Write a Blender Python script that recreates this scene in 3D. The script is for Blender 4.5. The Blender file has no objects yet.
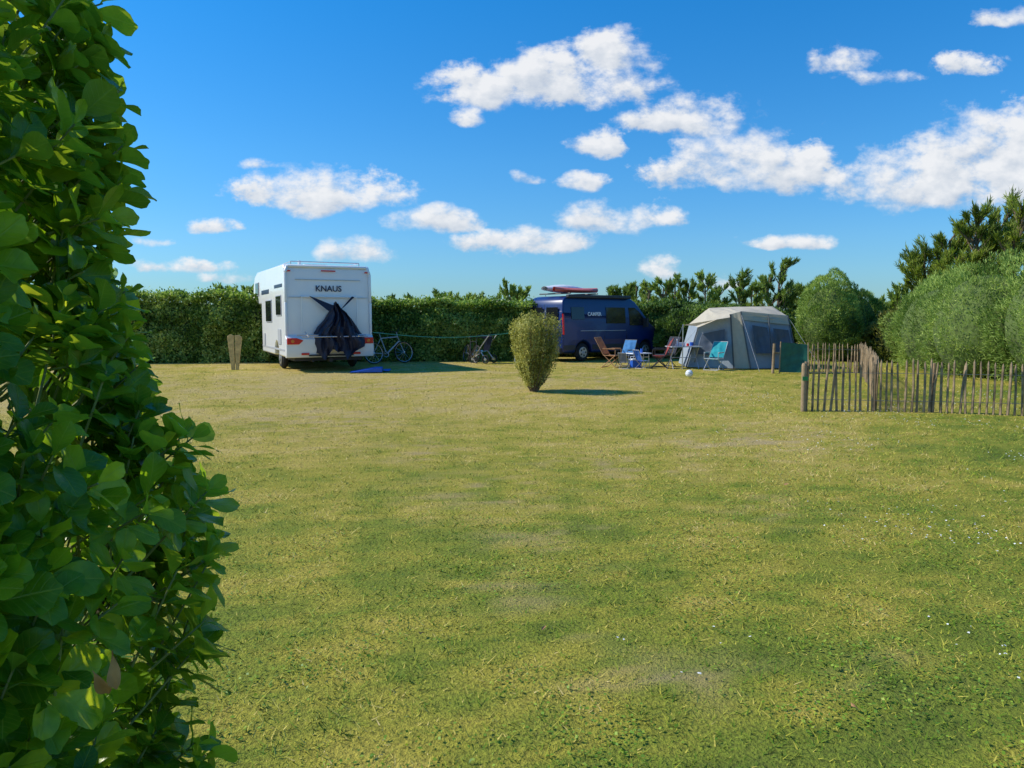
import bpy, bmesh, math, random
import numpy as np
from mathutils import Vector, Matrix, noise
R = math.radians
random.seed(7); rng = np.random.default_rng(7)
scene = bpy.context.scene
COL = scene.collection
PITCH = R(5.1)

# ------------------------------------------------------------------ node helpers
def new_mat(name):
    m = bpy.data.materials.new(name); m.use_nodes = True
    nt = m.node_tree; nt.nodes.clear()
    out = nt.nodes.new('ShaderNodeOutputMaterial')
    return m, nt, out
def N(nt, typ, **kw):
    n = nt.nodes.new(typ)
    for k, v in kw.items(): setattr(n, k, v)
    return n
def ramp(nt, stops):
    n = nt.nodes.new('ShaderNodeValToRGB'); cr = n.color_ramp
    while len(cr.elements) < len(stops): cr.elements.new(0.5)
    for e, (p, c) in zip(cr.elements, stops):
        e.position = p; e.color = (*c, 1)
    return n
def ramp_out(nt, v, stops):
    r = ramp(nt, stops); nt.links.new(v, r.inputs[0]); return r.outputs[0]
def math_n(nt, op, a, b=None, c=None, clamp=False):
    n = nt.nodes.new('ShaderNodeMath'); n.operation = op; n.use_clamp = clamp
    for i, v in enumerate((a, b, c)):
        if v is None: continue
        if isinstance(v, (int, float)): n.inputs[i].default_value = v
        else: nt.links.new(v, n.inputs[i])
    return n.outputs[0]
def vmath(nt, op, *a):
    n = nt.nodes.new('ShaderNodeVectorMath'); n.operation = op
    for i, v in enumerate(a):
        if isinstance(v, tuple): n.inputs[i].default_value = v
        else: nt.links.new(v, n.inputs[i])
    return n
def noise_n(nt, scale, detail=4, rough=0.55, vec=None):
    n = nt.nodes.new('ShaderNodeTexNoise'); n.inputs['Scale'].default_value = scale
    n.inputs['Detail'].default_value = detail; n.inputs['Roughness'].default_value = rough
    if vec is not None: nt.links.new(vec, n.inputs['Vector'])
    return n.outputs['Fac']
def mixc(nt, fac, a, b, blend='MIX'):
    n = nt.nodes.new('ShaderNodeMix'); n.data_type = 'RGBA'; n.blend_type = blend
    if isinstance(fac, (int, float)): n.inputs[0].default_value = fac
    else: nt.links.new(fac, n.inputs[0])
    for i, v in ((6, a), (7, b)):
        if isinstance(v, tuple): n.inputs[i].default_value = (*v, 1)
        else: nt.links.new(v, n.inputs[i])
    return n.outputs[2]
def mr(nt_, v, a, b, c, d):
    n = N(nt_, 'ShaderNodeMapRange', interpolation_type='SMOOTHSTEP'); nt_.links.new(v, n.inputs[0])
    for i, x in enumerate((a, b, c, d)): n.inputs[i + 1].default_value = x
    return n.outputs[0]

def simple_mat(name, col, rough=0.5, metal=0.0, var=0.12, nscale=6.0, coat=0.0, bump=0.0, bscale=60, trans=0.0):
    m, nt, out = new_mat(name)
    b = N(nt, 'ShaderNodeBsdfPrincipled')
    tc = N(nt, 'ShaderNodeTexCoord')
    f = noise_n(nt, nscale, 3, 0.6, tc.outputs['Object'])
    lo = tuple(c * (1 - var) for c in col); hi = tuple(min(1, c * (1 + var)) for c in col)
    r = ramp(nt, [(0.3, lo), (0.7, hi)]); nt.links.new(f, r.inputs[0])
    nt.links.new(r.outputs[0], b.inputs['Base Color'])
    b.inputs['Roughness'].default_value = rough; b.inputs['Metallic'].default_value = metal
    b.inputs['Coat Weight'].default_value = coat
    if bump > 0:
        bn = N(nt, 'ShaderNodeBump'); bn.inputs['Strength'].default_value = bump; bn.inputs['Distance'].default_value = 0.01
        nt.links.new(noise_n(nt, bscale, 3, 0.6, tc.outputs['Object']), bn.inputs['Height'])
        nt.links.new(bn.outputs[0], b.inputs['Normal'])
    if trans > 0:
        t = N(nt, 'ShaderNodeBsdfTranslucent'); nt.links.new(r.outputs[0], t.inputs[0])
        mx = N(nt, 'ShaderNodeMixShader'); mx.inputs[0].default_value = trans
        nt.links.new(b.outputs[0], mx.inputs[1]); nt.links.new(t.outputs[0], mx.inputs[2])
        nt.links.new(mx.outputs[0], out.inputs[0])
    else:
        nt.links.new(b.outputs[0], out.inputs[0])
    return m

def foliage_mat(name, c_dark, c_mid, c_light, rough=0.5, trans=0.3, tcol=None, spec=0.3, gain=1.0):
    stops = [tuple(x * gain for x in c) for c in (c_dark, c_mid, c_light)]
    tc = tcol or (1.5, 1.6, 0.8)
    m, nt, out = new_mat(name)
    at = N(nt, 'ShaderNodeAttribute', attribute_name='rnd')
    c = ramp_out(nt, at.outputs['Fac'], list(zip((0.05, 0.5, 0.95), stops)))
    b = N(nt, 'ShaderNodeBsdfPrincipled'); nt.links.new(c, b.inputs['Base Color'])
    b.inputs['Roughness'].default_value = rough; b.inputs['Specular IOR Level'].default_value = spec
    t = N(nt, 'ShaderNodeBsdfTranslucent')
    c2 = ramp_out(nt, at.outputs['Fac'], [(p, tuple(min(.95, x * k) for x, k in zip(s, tc))) for p, s in zip((0.05, 0.5, 0.95), stops)])
    nt.links.new(c2, t.inputs[0])
    mx = N(nt, 'ShaderNodeMixShader'); mx.inputs[0].default_value = trans
    nt.links.new(b.outputs[0], mx.inputs[1]); nt.links.new(t.outputs[0], mx.inputs[2])
    nt.links.new(mx.outputs[0], out.inputs[0])
    return m

# ------------------------------------------------------------------ numpy value noise
_g = np.random.default_rng(99).random((8, 64, 64, 64)).astype(np.float32)
_c, _s = math.cos(.63), math.sin(.63)
def vn(x, y, z, s, seed=0):
    G = _g[seed % 8]; x, y = _c * np.asarray(x) - _s * np.asarray(y), _s * np.asarray(x) + _c * np.asarray(y)
    p = [np.asarray(c) * s + 17.3 * seed + 100 for c in (x, y, z)]
    i = [np.floor(c).astype(int) for c in p]; f = [c - j for c, j in zip(p, i)]; f = [t * t * (3 - 2 * t) for t in f]
    r = 0
    for a in (0, 1):
        for b in (0, 1):
            for c in (0, 1):
                w_ = (f[0] if a else 1 - f[0]) * (f[1] if b else 1 - f[1]) * (f[2] if c else 1 - f[2])
                r = r + w_ * G[(i[0] + a) % 64, (i[1] + b) % 64, (i[2] + c) % 64]
    return r - .5
def fbm(x, y, z, s, o=3, seed=0):
    r = 0; k = 1.0; t = 0
    for j in range(o): r = r + k * vn(x, y, z, s * 2.1 ** j, seed + j); t += k; k *= .6
    return r / t * 1.6
def leafrnd(P, rg, clump=1.2, amt=1.1, base=.5, ind=.62):
    v = base + ind * (rg.random(len(P)) - .5) + amt * fbm(P[:, 0], P[:, 1], P[:, 2], clump, 3, 2)
    return np.repeat(np.clip(v, 0, 1), 4)

# ------------------------------------------------------------------ mesh helpers
def np_mesh(name, verts, faces, mats, rnd=None, uv=None, smooth=False, midx=None):
    me = bpy.data.meshes.new(name)
    nv = len(verts); nf, k = faces.shape
    me.vertices.add(nv); me.vertices.foreach_set('co', np.ascontiguousarray(verts, dtype=np.float32).ravel())
    me.loops.add(nf * k); me.loops.foreach_set('vertex_index', np.ascontiguousarray(faces, dtype=np.int32).ravel())
    me.polygons.add(nf)
    me.polygons.foreach_set('loop_start', np.arange(0, nf * k, k, dtype=np.int32))
    if smooth: me.polygons.foreach_set('use_smooth', np.ones(nf, dtype=bool))
    for m in mats: me.materials.append(m)
    if midx is not None: me.polygons.foreach_set('material_index', np.ascontiguousarray(midx, dtype=np.int32))
    me.update(calc_edges=True)
    if rnd is not None:
        a = me.attributes.new('rnd', 'FLOAT', 'POINT'); a.data.foreach_set('value', np.ascontiguousarray(rnd, dtype=np.float32))
    if uv is not None:
        a = me.attributes.new('luv', 'FLOAT_VECTOR', 'POINT'); a.data.foreach_set('vector', np.ascontiguousarray(uv, dtype=np.float32).ravel())
    me.validate()
    ob = bpy.data.objects.new(name, me); COL.objects.link(ob)
    return ob

def unit(v): return v / (np.linalg.norm(v, axis=-1, keepdims=True) + 1e-9)

def leaf_quads(P, L, Nn, length, width):
    L = unit(L); S = unit(np.cross(L, Nn)); Nn = np.cross(S, L)
    l = length[:, None]; w = width[:, None]
    v0 = P; v1 = P + L * l * 0.5 + S * w * 0.5 + Nn * l * 0.04; v2 = P + L * l - Nn * l * 0.1; v3 = P + L * l * 0.5 - S * w * 0.5 + Nn * l * 0.04
    V = np.stack([v0, v1, v2, v3], 1).reshape(-1, 3)
    F = np.arange(len(P) * 4).reshape(-1, 4)
    return V, F

def npnoise(P, s, off=0.0):
    return vn(P[:, 0], P[:, 1], P[:, 2], s * 1.3, int(off)) * 1.5

class MB:
    def __init__(self): self.v = []; self.f = []; self.m = []; self.mats = []
    def mi(self, mat):
        if mat not in self.mats: self.mats.append(mat)
        return self.mats.index(mat)
    def add(self, vs, fs, mat):
        o = len(self.v); self.v += [tuple(p) for p in vs]
        self.f += [tuple(i + o for i in f) for f in fs]; self.m += [self.mi(mat)] * len(fs)
    def tube(self, p, q, r, mat, r2=None, n=8, caps=True):
        p = Vector(p); q = Vector(q); r2 = r if r2 is None else r2
        d = (q - p).normalized(); a = d.orthogonal().normalized(); b = d.cross(a)
        vs = []
        for c, rr in ((p, r), (q, r2)):
            for i in range(n):
                t = 2 * math.pi * i / n; vs.append(c + (a * math.cos(t) + b * math.sin(t)) * rr)
        fs = [(i, (i + 1) % n, n + (i + 1) % n, n + i) for i in range(n)]
        if caps: fs += [tuple(reversed(range(n))), tuple(range(n, 2 * n))]
        self.add(vs, fs, mat)
    def path(self, pts, r, mat, n=8):
        for a, b in zip(pts[:-1], pts[1:]): self.tube(a, b, r, mat, n=n)
    def box(self, c, s, mat, rot=None):
        c = Vector(c); M = rot if rot else Matrix.Identity(3); vs = []
        for x in (-.5, .5):
            for y in (-.5, .5):
                for z in (-.5, .5): vs.append(c + M @ Vector((x * s[0], y * s[1], z * s[2])))
        self.add(vs, [(0, 1, 3, 2), (4, 6, 7, 5), (0, 4, 5, 1), (2, 3, 7, 6), (0, 2, 6, 4), (1, 5, 7, 3)], mat)
    def prism(self, pts, a, b, mat, axis='y'):
        n = len(pts); vs = []
        for t in (a, b):
            for p in pts: vs.append((p[0], t, p[1]) if axis == 'y' else (t, p[0], p[1]))
        fs = [tuple(range(n)), tuple(reversed(range(n, 2 * n)))] + [(i, n + i, n + (i + 1) % n, (i + 1) % n) for i in range(n)]
        self.add(vs, fs, mat)
    def ring(self, c, axis, R_, r, mat, n=28, m=8):
        c = Vector(c); d = Vector(axis).normalized(); a = d.orthogonal().normalized(); b = d.cross(a); vs = []
        for i in range(n):
            t = 2 * math.pi * i / n; e = a * math.cos(t) + b * math.sin(t)
            for j in range(m):
                u = 2 * math.pi * j / m; vs.append(c + e * (R_ + r * math.cos(u)) + d * r * math.sin(u))
        fs = [(i * m + j, ((i + 1) % n) * m + j, ((i + 1) % n) * m + (j + 1) % m, i * m + (j + 1) % m) for i in range(n) for j in range(m)]
        self.add(vs, fs, mat)
    def grid(self, rows, mat):
        nr = len(rows); nc = len(rows[0]); vs = [p for r in rows for p in r]
        self.add(vs, [(i * nc + j, i * nc + j + 1, (i + 1) * nc + j + 1, (i + 1) * nc + j) for i in range(nr - 1) for j in range(nc - 1)], mat)
    def ball(self, c, r, mat, n=14, sc=(1, 1, 1)):
        rows = []
        for i in range(n + 1):
            ph = math.pi * i / n
            rows.append([(c[0] + r * sc[0] * math.sin(ph) * math.cos(2 * math.pi * j / (2 * n)), c[1] + r * sc[1] * math.sin(ph) * math.sin(2 * math.pi * j / (2 * n)), c[2] + r * sc[2] * math.cos(ph)) for j in range(2 * n + 1)])
        self.grid(rows, mat)
    def obj(self, name, parent=None, smooth=False, bevel=0.0, bseg=2):
        me = bpy.data.meshes.new(name); me.from_pydata(self.v, [], self.f)
        for m in self.mats: me.materials.append(m)
        me.polygons.foreach_set('material_index', self.m)
        bm = bmesh.new(); bm.from_mesh(me)
        bmesh.ops.remove_doubles(bm, verts=bm.verts, dist=1e-5)
        bmesh.ops.recalc_face_normals(bm, faces=bm.faces)
        bm.to_mesh(me); bm.free()
        ob = bpy.data.objects.new(name, me); COL.objects.link(ob)
        if parent: ob.parent = parent
        if bevel > 0:
            md = ob.modifiers.new('bevel', 'BEVEL'); md.width = bevel; md.segments = bseg; md.limit_method = 'ANGLE'; md.angle_limit = R(25)
            smooth = True
        if smooth:
            me.polygons.foreach_set('use_smooth', [True] * len(me.polygons))
            try: me.set_sharp_from_angle(angle=R(35))
            except Exception: pass
        return ob
def empty(name, loc, rotz=0, scale=1):
    e = bpy.data.objects.new(name, None); e.location = loc; e.rotation_euler = (0, 0, rotz); e.scale = (scale,) * 3; COL.objects.link(e); return e

# ------------------------------------------------------------------ world / sky
w = bpy.data.worlds.new('World'); scene.world = w; w.use_nodes = True
nt = w.node_tree; nt.nodes.clear()
SUN_EL = 40; SUN_AZ = -83      # degrees, azimuth from +Y towards +X
out = N(nt, 'ShaderNodeOutputWorld')
sky = N(nt, 'ShaderNodeTexSky'); sky.sky_type = 'NISHITA'; sky.sun_disc = False
sky.sun_elevation = R(SUN_EL); sky.sun_rotation = R(SUN_AZ); sky.air_density = 1.0; sky.dust_density = 0.25; sky.ozone_density = 3.0
hs = N(nt, 'ShaderNodeHueSaturation'); hs.inputs['Saturation'].default_value = 1.2
nt.links.new(sky.outputs[0], hs.inputs['Color'])
tc = N(nt, 'ShaderNodeTexCoord'); sp = N(nt, 'ShaderNodeSeparateXYZ'); nt.links.new(tc.outputs['Generated'], sp.inputs[0])
tint = ramp(nt, [(0.0, (.36, .56, .80)), (0.10, (.42, .72, .96)), (0.2, (.38, .82, 1.06)), (0.42, (.16, .90, 1.22))]); nt.links.new(sp.outputs[2], tint.inputs[0])
tn = mixc(nt, 1.0, hs.outputs[0], tint.outputs[0], 'MULTIPLY')
bg = N(nt, 'ShaderNodeBackground'); bg.inputs['Strength'].default_value = 0.15
nt.links.new(tn, bg.inputs['Color'])

clouds_px = [(565,76,90,36,1),(480,84,56,25,1),(612,50,46,26,1),(463,112,20,13,.8),
 (690,114,66,27,1),(598,138,36,22,.75),(585,178,32,14,.8),(525,178,22,8,.7),
 (325,190,94,28,1),(262,162,34,10,.5),(208,225,36,11,.75),(437,220,54,18,.95),(352,250,42,16,.95),
 (525,241,78,19,.95),(615,216,64,21,1),(755,162,108,35,1),(945,174,138,38,1),(1010,142,92,44,1),
 (842,58,38,22,.66),(872,78,50,12,.55),(965,64,48,16,.66),(1005,12,42,14,.85),(790,242,50,11,.8),(655,266,34,14,.8),(722,280,32,10,.7),
 (185,264,74,12,.45),(150,238,34,9,.45),(240,276,54,8,.4),(1110,160,110,36,1),(-60,120,110,34,.9)]
clouds = []
for (px, py, rx, ry, st) in clouds_px:
    X = (px - 512) / 740; Y = (384 - py) / 740; yy = math.cos(PITCH) + Y * math.sin(PITCH)
    clouds.append((X / yy, (-math.sin(PITCH) + Y * math.cos(PITCH)) / yy - .25 * ry / 740, rx / 740, ry * 1.2 / 740, st))
ay = math_n(nt, 'MAXIMUM', math_n(nt, 'ABSOLUTE', sp.outputs[1]), 0.02)
cb = N(nt, 'ShaderNodeCombineXYZ'); nt.links.new(math_n(nt, 'DIVIDE', sp.outputs[0], ay), cb.inputs[0]); nt.links.new(math_n(nt, 'DIVIDE', sp.outputs[2], ay), cb.inputs[1])
UV = cb.outputs[0]
wn = N(nt, 'ShaderNodeTexNoise'); wn.inputs['Scale'].default_value = 12; wn.inputs['Detail'].default_value = 2; nt.links.new(UV, wn.inputs['Vector'])
wp = vmath(nt, 'ADD', vmath(nt, 'MULTIPLY_ADD', wn.outputs['Color'], (0.06, 0.03, 0), (-0.03, -0.015, 0)).outputs[0], UV).outputs[0]
cur = None; yc = None
for (u, v, ru, rv, st) in clouds:
    a = vmath(nt, 'MULTIPLY_ADD', wp, (1 / ru, 1 / rv, 0), (-u / ru, -v / rv, 0)).outputs[0]
    m = vmath(nt, 'MAXIMUM', a, vmath(nt, 'MULTIPLY', a, (1, -1.9, 0)).outputs[0]).outputs[0]
    d = math_n(nt, 'SUBTRACT', st, vmath(nt, 'DOT_PRODUCT', m, m).outputs['Value'])
    s2 = N(nt, 'ShaderNodeSeparateXYZ'); nt.links.new(a, s2.inputs[0])
    if cur is None: cur = d; yc = s2.outputs[1]
    else:
        f = math_n(nt, 'MULTIPLY_ADD', math_n(nt, 'SUBTRACT', d, cur), 2.0, 0.5, clamp=True)
        mxf = N(nt, 'ShaderNodeMix'); nt.links.new(f, mxf.inputs[0]); nt.links.new(yc, mxf.inputs[2]); nt.links.new(s2.outputs[1], mxf.inputs[3]); yc = mxf.outputs[0]
        cur = math_n(nt, 'SMOOTH_MAX', cur, d, 0.12)
cur = math_n(nt, 'MAXIMUM', cur, -1.3)
st_uv = vmath(nt, 'MULTIPLY', UV, (.8, 1.15, 1)).outputs[0]
nz1 = noise_n(nt, 21, 8, 0.62, st_uv)
nz2 = noise_n(nt, 21, 3, 0.55, vmath(nt, 'ADD', st_uv, (-0.009, 0.012, 0)).outputs[0])
nzl = noise_n(nt, 7, 2, 0.5, UV)
den = math_n(nt, 'MULTIPLY_ADD', math_n(nt, 'SUBTRACT', nz1, 0.5), 3.5, cur)
edge = math_n(nt, 'MULTIPLY_ADD', nzl, 2.6, -0.3)
al = math_n(nt, 'DIVIDE', math_n(nt, 'ADD', den, 0.08), math_n(nt, 'MAXIMUM', edge, 0.5), clamp=True)
al = mr(nt, al, 0.0, 1.0, 0.0, 0.96)
up = math_n(nt, 'GREATER_THAN', sp.outputs[2], 0.0)
alpha = math_n(nt, 'MULTIPLY', al, up)
shd = math_n(nt, 'MULTIPLY_ADD', math_n(nt, 'SUBTRACT', nz1, nz2), 1.8, 0.54)
shd = math_n(nt, 'ADD', shd, math_n(nt, 'MULTIPLY', math_n(nt, 'MAXIMUM', math_n(nt, 'MINIMUM', yc, 0.8), -0.6), 0.55), clamp=True)
cr = ramp(nt, [(0.0, (0.46, 0.54, 0.67)), (0.4, (0.67, 0.72, 0.79)), (0.8, (0.89, 0.90, 0.92))]); nt.links.new(shd, cr.inputs[0])
bgc = N(nt, 'ShaderNodeBackground'); bgc.inputs['Strength'].default_value = 1.0; nt.links.new(cr.outputs[0], bgc.inputs[0])
mx = N(nt, 'ShaderNodeMixShader'); nt.links.new(alpha, mx.inputs[0]); nt.links.new(bg.outputs[0], mx.inputs[1]); nt.links.new(bgc.outputs[0], mx.inputs[2])
nt.links.new(mx.outputs[0], out.inputs[0])

sd = bpy.data.lights.new('sun', 'SUN'); sd.energy = 5.0; sd.angle = R(0.5); sd.color = (1, 0.94, 0.83)
so = bpy.data.objects.new('sun', sd); COL.objects.link(so)
tosun = Vector((math.sin(R(SUN_AZ)) * math.cos(R(SUN_EL)), math.cos(R(SUN_AZ)) * math.cos(R(SUN_EL)), math.sin(R(SUN_EL))))
so.rotation_euler = tosun.to_track_quat('Z', 'Y').to_euler(); so.location = (-20, 10, 20)

# ------------------------------------------------------------------ lawn
WORN = [(0.0, 4.1, .4, .3), (.34, 5.2, .5, .5), (3.3, 9.7, 1.3, 1.3), (.77, 3.2, .35, .25), (.16, 3.6, .3, .2), (1.5, 3.25, .4, .25), (-.3, 6.6, .8, .8), (-2.9, 11.6, 1.6, 1.7), (1.1, 7.9, .9, .9), (2.2, 6.0, .5, .5), (-3.5, 17, 3, 2.0), (2.0, 19, 2.5, 1.8), (-1.0, 9.0, .7, .9)]
def sstep(v, a, b): t = np.clip((v - a) / (b - a), 0, 1); return t * t * (3 - 2 * t)
def wornness(x, y):
    wr = np.zeros_like(x); q = 0.5 * vn(x, y, x * 0, 1.6, 5)
    for (a, b_, rx, ry) in WORN: wr = np.maximum(wr, np.exp(-(((x - a + q) / rx) ** 2 + ((y - b_ + q * .7) / ry) ** 2)))
    return np.clip(wr * sstep(fbm(x, y, x * 0, 6.0, 3, 4), -.08, .38) * 1.1, 0, 1)
def dryness(x, y):
    z = x * 0
    d = 0.36 + 0.32 * sstep(y, 2.5, 13) - 0.28 * sstep(x - .15 * y, 0.3, 6.0) + .14 * sstep(-x, -2, 5) * sstep(y, 8, 16)
    d = d + 0.44 * fbm(x, y, z, .45, 4, 1) + 0.50 * fbm(x, y, z, 2.6, 4, 3) + 0.42 * fbm(x, y, z, 9.0, 3, 5)
    return d + 0.22 * wornness(x, y)
LAWN = [(0.0, (0.105, 0.195, 0.014)), (0.28, (0.245, 0.325, 0.026)), (0.52, (0.455, 0.430, 0.052)), (0.78, (0.64, 0.52, 0.12)), (1.0, (0.72, 0.57, 0.24))]

m_ground, nt, out = new_mat('lawn_soil')
at = N(nt, 'ShaderNodeAttribute', attribute_name='rnd'); wa_ = N(nt, 'ShaderNodeAttribute', attribute_name='luv')
geo = N(nt, 'ShaderNodeNewGeometry')
nf = noise_n(nt, 55, 3, 0.7, geo.outputs['Position'])
c = ramp_out(nt, at.outputs['Fac'], LAWN)
c = mixc(nt, 1.0, c, ramp_out(nt, nf, [(0.3, (0.32, 0.32, 0.25)), (0.65, (.95, .90, 0.78))]), 'MULTIPLY')
sw = N(nt, 'ShaderNodeSeparateXYZ'); nt.links.new(wa_.outputs['Vector'], sw.inputs[0])
soil = math_n(nt, 'ADD', math_n(nt, 'MULTIPLY', sw.outputs[0], 0.55), 0.12, clamp=True)
c = mixc(nt, soil, c, (0.34, 0.255, 0.14))
b = N(nt, 'ShaderNodeBsdfPrincipled'); b.inputs['Roughness'].default_value = 0.95; b.inputs['Specular IOR Level'].default_value = 0.1
nt.links.new(c, b.inputs['Base Color'])
bn = N(nt, 'ShaderNodeBump'); bn.inputs['Strength'].default_value = 0.7; bn.inputs['Distance'].default_value = 0.03; nt.links.new(nf, bn.inputs['Height']); nt.links.new(bn.outputs[0], b.inputs['Normal'])
nt.links.new(b.outputs[0], out.inputs[0])

m_grass, nt, out = new_mat('grass_blades')
at = N(nt, 'ShaderNodeAttribute', attribute_name='rnd')
c = ramp_out(nt, at.outputs['Fac'], LAWN)
geo = N(nt, 'ShaderNodeNewGeometry')
nn = vmath(nt, 'NORMALIZE', vmath(nt, 'MULTIPLY_ADD', geo.outputs['Normal'], (.65, .65, .65), (0, 0, .85)).outputs[0]).outputs[0]
b = N(nt, 'ShaderNodeBsdfPrincipled'); b.inputs['Roughness'].default_value = 0.55; b.inputs['Specular IOR Level'].default_value = 0.22
nt.links.new(c, b.inputs['Base Color']); nt.links.new(nn, b.inputs['Normal'])
t = N(nt, 'ShaderNodeBsdfTranslucent'); nt.links.new(c, t.inputs[0])
mx = N(nt, 'ShaderNodeMixShader'); mx.inputs[0].default_value = 0.12; nt.links.new(b.outputs[0], mx.inputs[1]); nt.links.new(t.outputs[0], mx.inputs[2]); nt.links.new(mx.outputs[0], out.inputs[0])

def gz(x, y):
    return 0.035 * np.sin(x * 0.55 + 1.0) * np.sin(y * 0.42) * np.clip((y - 1) / 4, 0, 1) * np.clip((24 - y) / 4, 0, 1)
xs = np.concatenate([np.linspace(-900, -40, 8), np.linspace(-30, 30, 361), np.linspace(40, 900, 8)])
ys = np.concatenate([np.linspace(-900, -20, 6), np.linspace(-10, 1.5, 20), np.linspace(1.6, 12, 150), np.linspace(12.2, 40, 110), np.linspace(60, 1500, 8)])
gx, gy = np.meshgrid(xs, ys); fx, fy = gx.ravel(), gy.ravel(); V = np.stack([fx, fy, np.where(np.abs(gx) < 31, gz(gx, gy), 0).ravel()], 1)
nx = len(xs); ii = np.arange(len(ys) - 1)[:, None] * nx + np.arange(nx - 1)[None, :]; ii = ii.ravel()
F = np.stack([ii, ii + 1, ii + nx + 1, ii + nx], 1)
gd = np.clip(dryness(fx, fy) + .05, 0, 1); wv_ = wornness(fx, fy)
np_mesh('ground', V, F, [m_ground], rnd=gd, uv=np.stack([wv_, wv_, wv_], 1), smooth=True)

def grass():
    n_try = 4800000
    y = 1.6 + rng.random(n_try) * 27.5
    x = (rng.random(n_try) * 2 - 1) * (0.74 * 29 + 1.5)
    dens = 1 / (1 + (y / 4.0) ** 2)
    keep = (np.abs(x) < 0.74 * y + 1.2) & (rng.random(n_try) < dens * 1.12)
    x = x[keep]; y = y[keep]; n = len(x)
    cl = np.clip(.5 + 1.1 * fbm(x, y, x * 0, 3.0, 2, 6), 0, 1); cl2 = np.clip(.5 + 1.3 * fbm(x, y, x * 0, 12.0, 2, 7), 0, 1)
    wr = wornness(x, y); lush = sstep(x - .15 * y, 0.3, 3.0)
    k = rng.random(n) < (0.34 + 0.26 * cl + 0.40 * cl2) * (1 - .8 * wr)
    x = x[k]; y = y[k]; cl = cl[k]; cl2 = cl2[k]; wr = wr[k]; lush = lush[k]; n = len(x)
    h = (0.007 + 0.024 * rng.random(n) ** 1.8) * (0.45 + 1.0 * cl2) * (1 - .5 * wr) * (1 + .35 * lush)
    wd = (0.0026 + 0.0026 * rng.random(n)) * (1 + y / 5.5)
    a = rng.random(n) * 2 * np.pi; la = rng.random(n) * 2 * np.pi; lean = h * (0.5 + 1.9 * rng.random(n))
    z = gz(x, y)
    dx = np.cos(a) * wd / 2; dy = np.sin(a) * wd / 2
    v0 = np.stack([x - dx, y - dy, z - 0.001], 1); v1 = np.stack([x + dx, y + dy, z - 0.001], 1)
    v2 = np.stack([x + np.cos(la) * lean, y + np.sin(la) * lean, z + h], 1)
    V = np.stack([v0, v1, v2], 1).reshape(-1, 3); F = np.arange(3 * n).reshape(-1, 3)
    nzv = np.cross(v1 - v0, v2 - v0)[:, 2] < 0; F[nzv] = F[nzv][:, [0, 2, 1]]
    rv = np.clip(dryness(x, y) + .95 * (rng.random(n) - .47) - .22 * (cl2 - .5), 0, 1)
    np_mesh('grass', V, F, [m_grass], rnd=np.repeat(rv, 3))
    print('blades', n)
grass()
m_clover = foliage_mat('clover', (0.09, 0.19, 0.015), (0.17, 0.30, 0.022), (0.31, 0.41, 0.045), trans=0.2)
def clover():
    n = 50000
    y = 1.8 + rng.random(n) ** 1.5 * 11; x = (rng.random(n) * 2 - 1) * (0.74 * y + 1)
    pn = 1.4 * fbm(x, y, x * 0, 1.3, 4, 2)
    k = pn + 0.09 * x + 0.3 * (rng.random(n) - .5) > 0.16
    x = x[k]; y = y[k]; n = len(x)
    P = np.stack([x, y, gz(x, y) + 0.006 + 0.014 * rng.random(n)], 1)
    L = rng.normal(size=(n, 3)); L[:, 2] = 0.25 * np.abs(L[:, 2]); Nn = np.tile([0, 0, 1.0], (n, 1)) + 0.35 * rng.normal(size=(n, 3))
    V, F = leaf_quads(P, L, Nn, 0.010 + 0.014 * rng.random(n), 0.008 + 0.008 * rng.random(n))
    np_mesh('clover_leaves', V, F, [m_clover], rnd=np.repeat(rng.random(n), 4))
clover()
m_daisy = simple_mat('daisy_white', (0.8, 0.8, 0.76), 0.7)
def daisies():
    n = 15000
    y = 3.0 + rng.random(n) * 13; x = (rng.random(n)) * (0.74 * y + 1)
    k = rng.random(n) < np.clip((x / (0.7 * y)) - 0.18, 0, 1) * np.clip(.25 + 1.6 * fbm(x, y, x * 0, .8, 3, 3), 0, 1)
    x = x[k]; y = y[k]; n = len(x)
    P = np.stack([x, y, gz(x, y) + 0.024 + 0.012 * rng.random(n)], 1); r = (0.0030 + 0.0032 * rng.random(n)) * (1 + y / 14)
    offs = [(math.cos(t), math.sin(t)) for t in np.arange(6) * math.pi / 3]
    V = np.stack([P + np.stack([r * o[0], r * o[1], rng.normal(size=n) * 0.002], 1) for o in offs], 1).reshape(-1, 3)
    np_mesh('daisies', V, np.arange(6 * n).reshape(-1, 6), [m_daisy])
daisies()
m_dead = simple_mat('dead_leaf', (0.40, 0.20, 0.08), 0.7, var=0.3)
mb = MB()
for (x, y, s) in [(1.38, 2.85, .022), (0.16, 3.6, .018), (-0.45, 3.55, .02), (2.6, 6.9, .03)]:
    a = random.random() * 6; c_, s_ = math.cos(a), math.sin(a); z = float(gz(np.array(x), np.array(y))) + .02
    pts = [(-s, 0, 0), (-.4 * s, .35 * s, .012), (.5 * s, .3 * s, .004), (s, 0, .014), (.4 * s, -.35 * s, .01), (-.5 * s, -.3 * s, .0)]
    mb.add([(x + p[0] * c_ - p[1] * s_, y + p[0] * s_ + p[1] * c_, z + p[2]) for p in pts], [(0, 1, 2, 3), (0, 3, 4, 5)], m_dead)
mb.obj('fallen_leaves')

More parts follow.
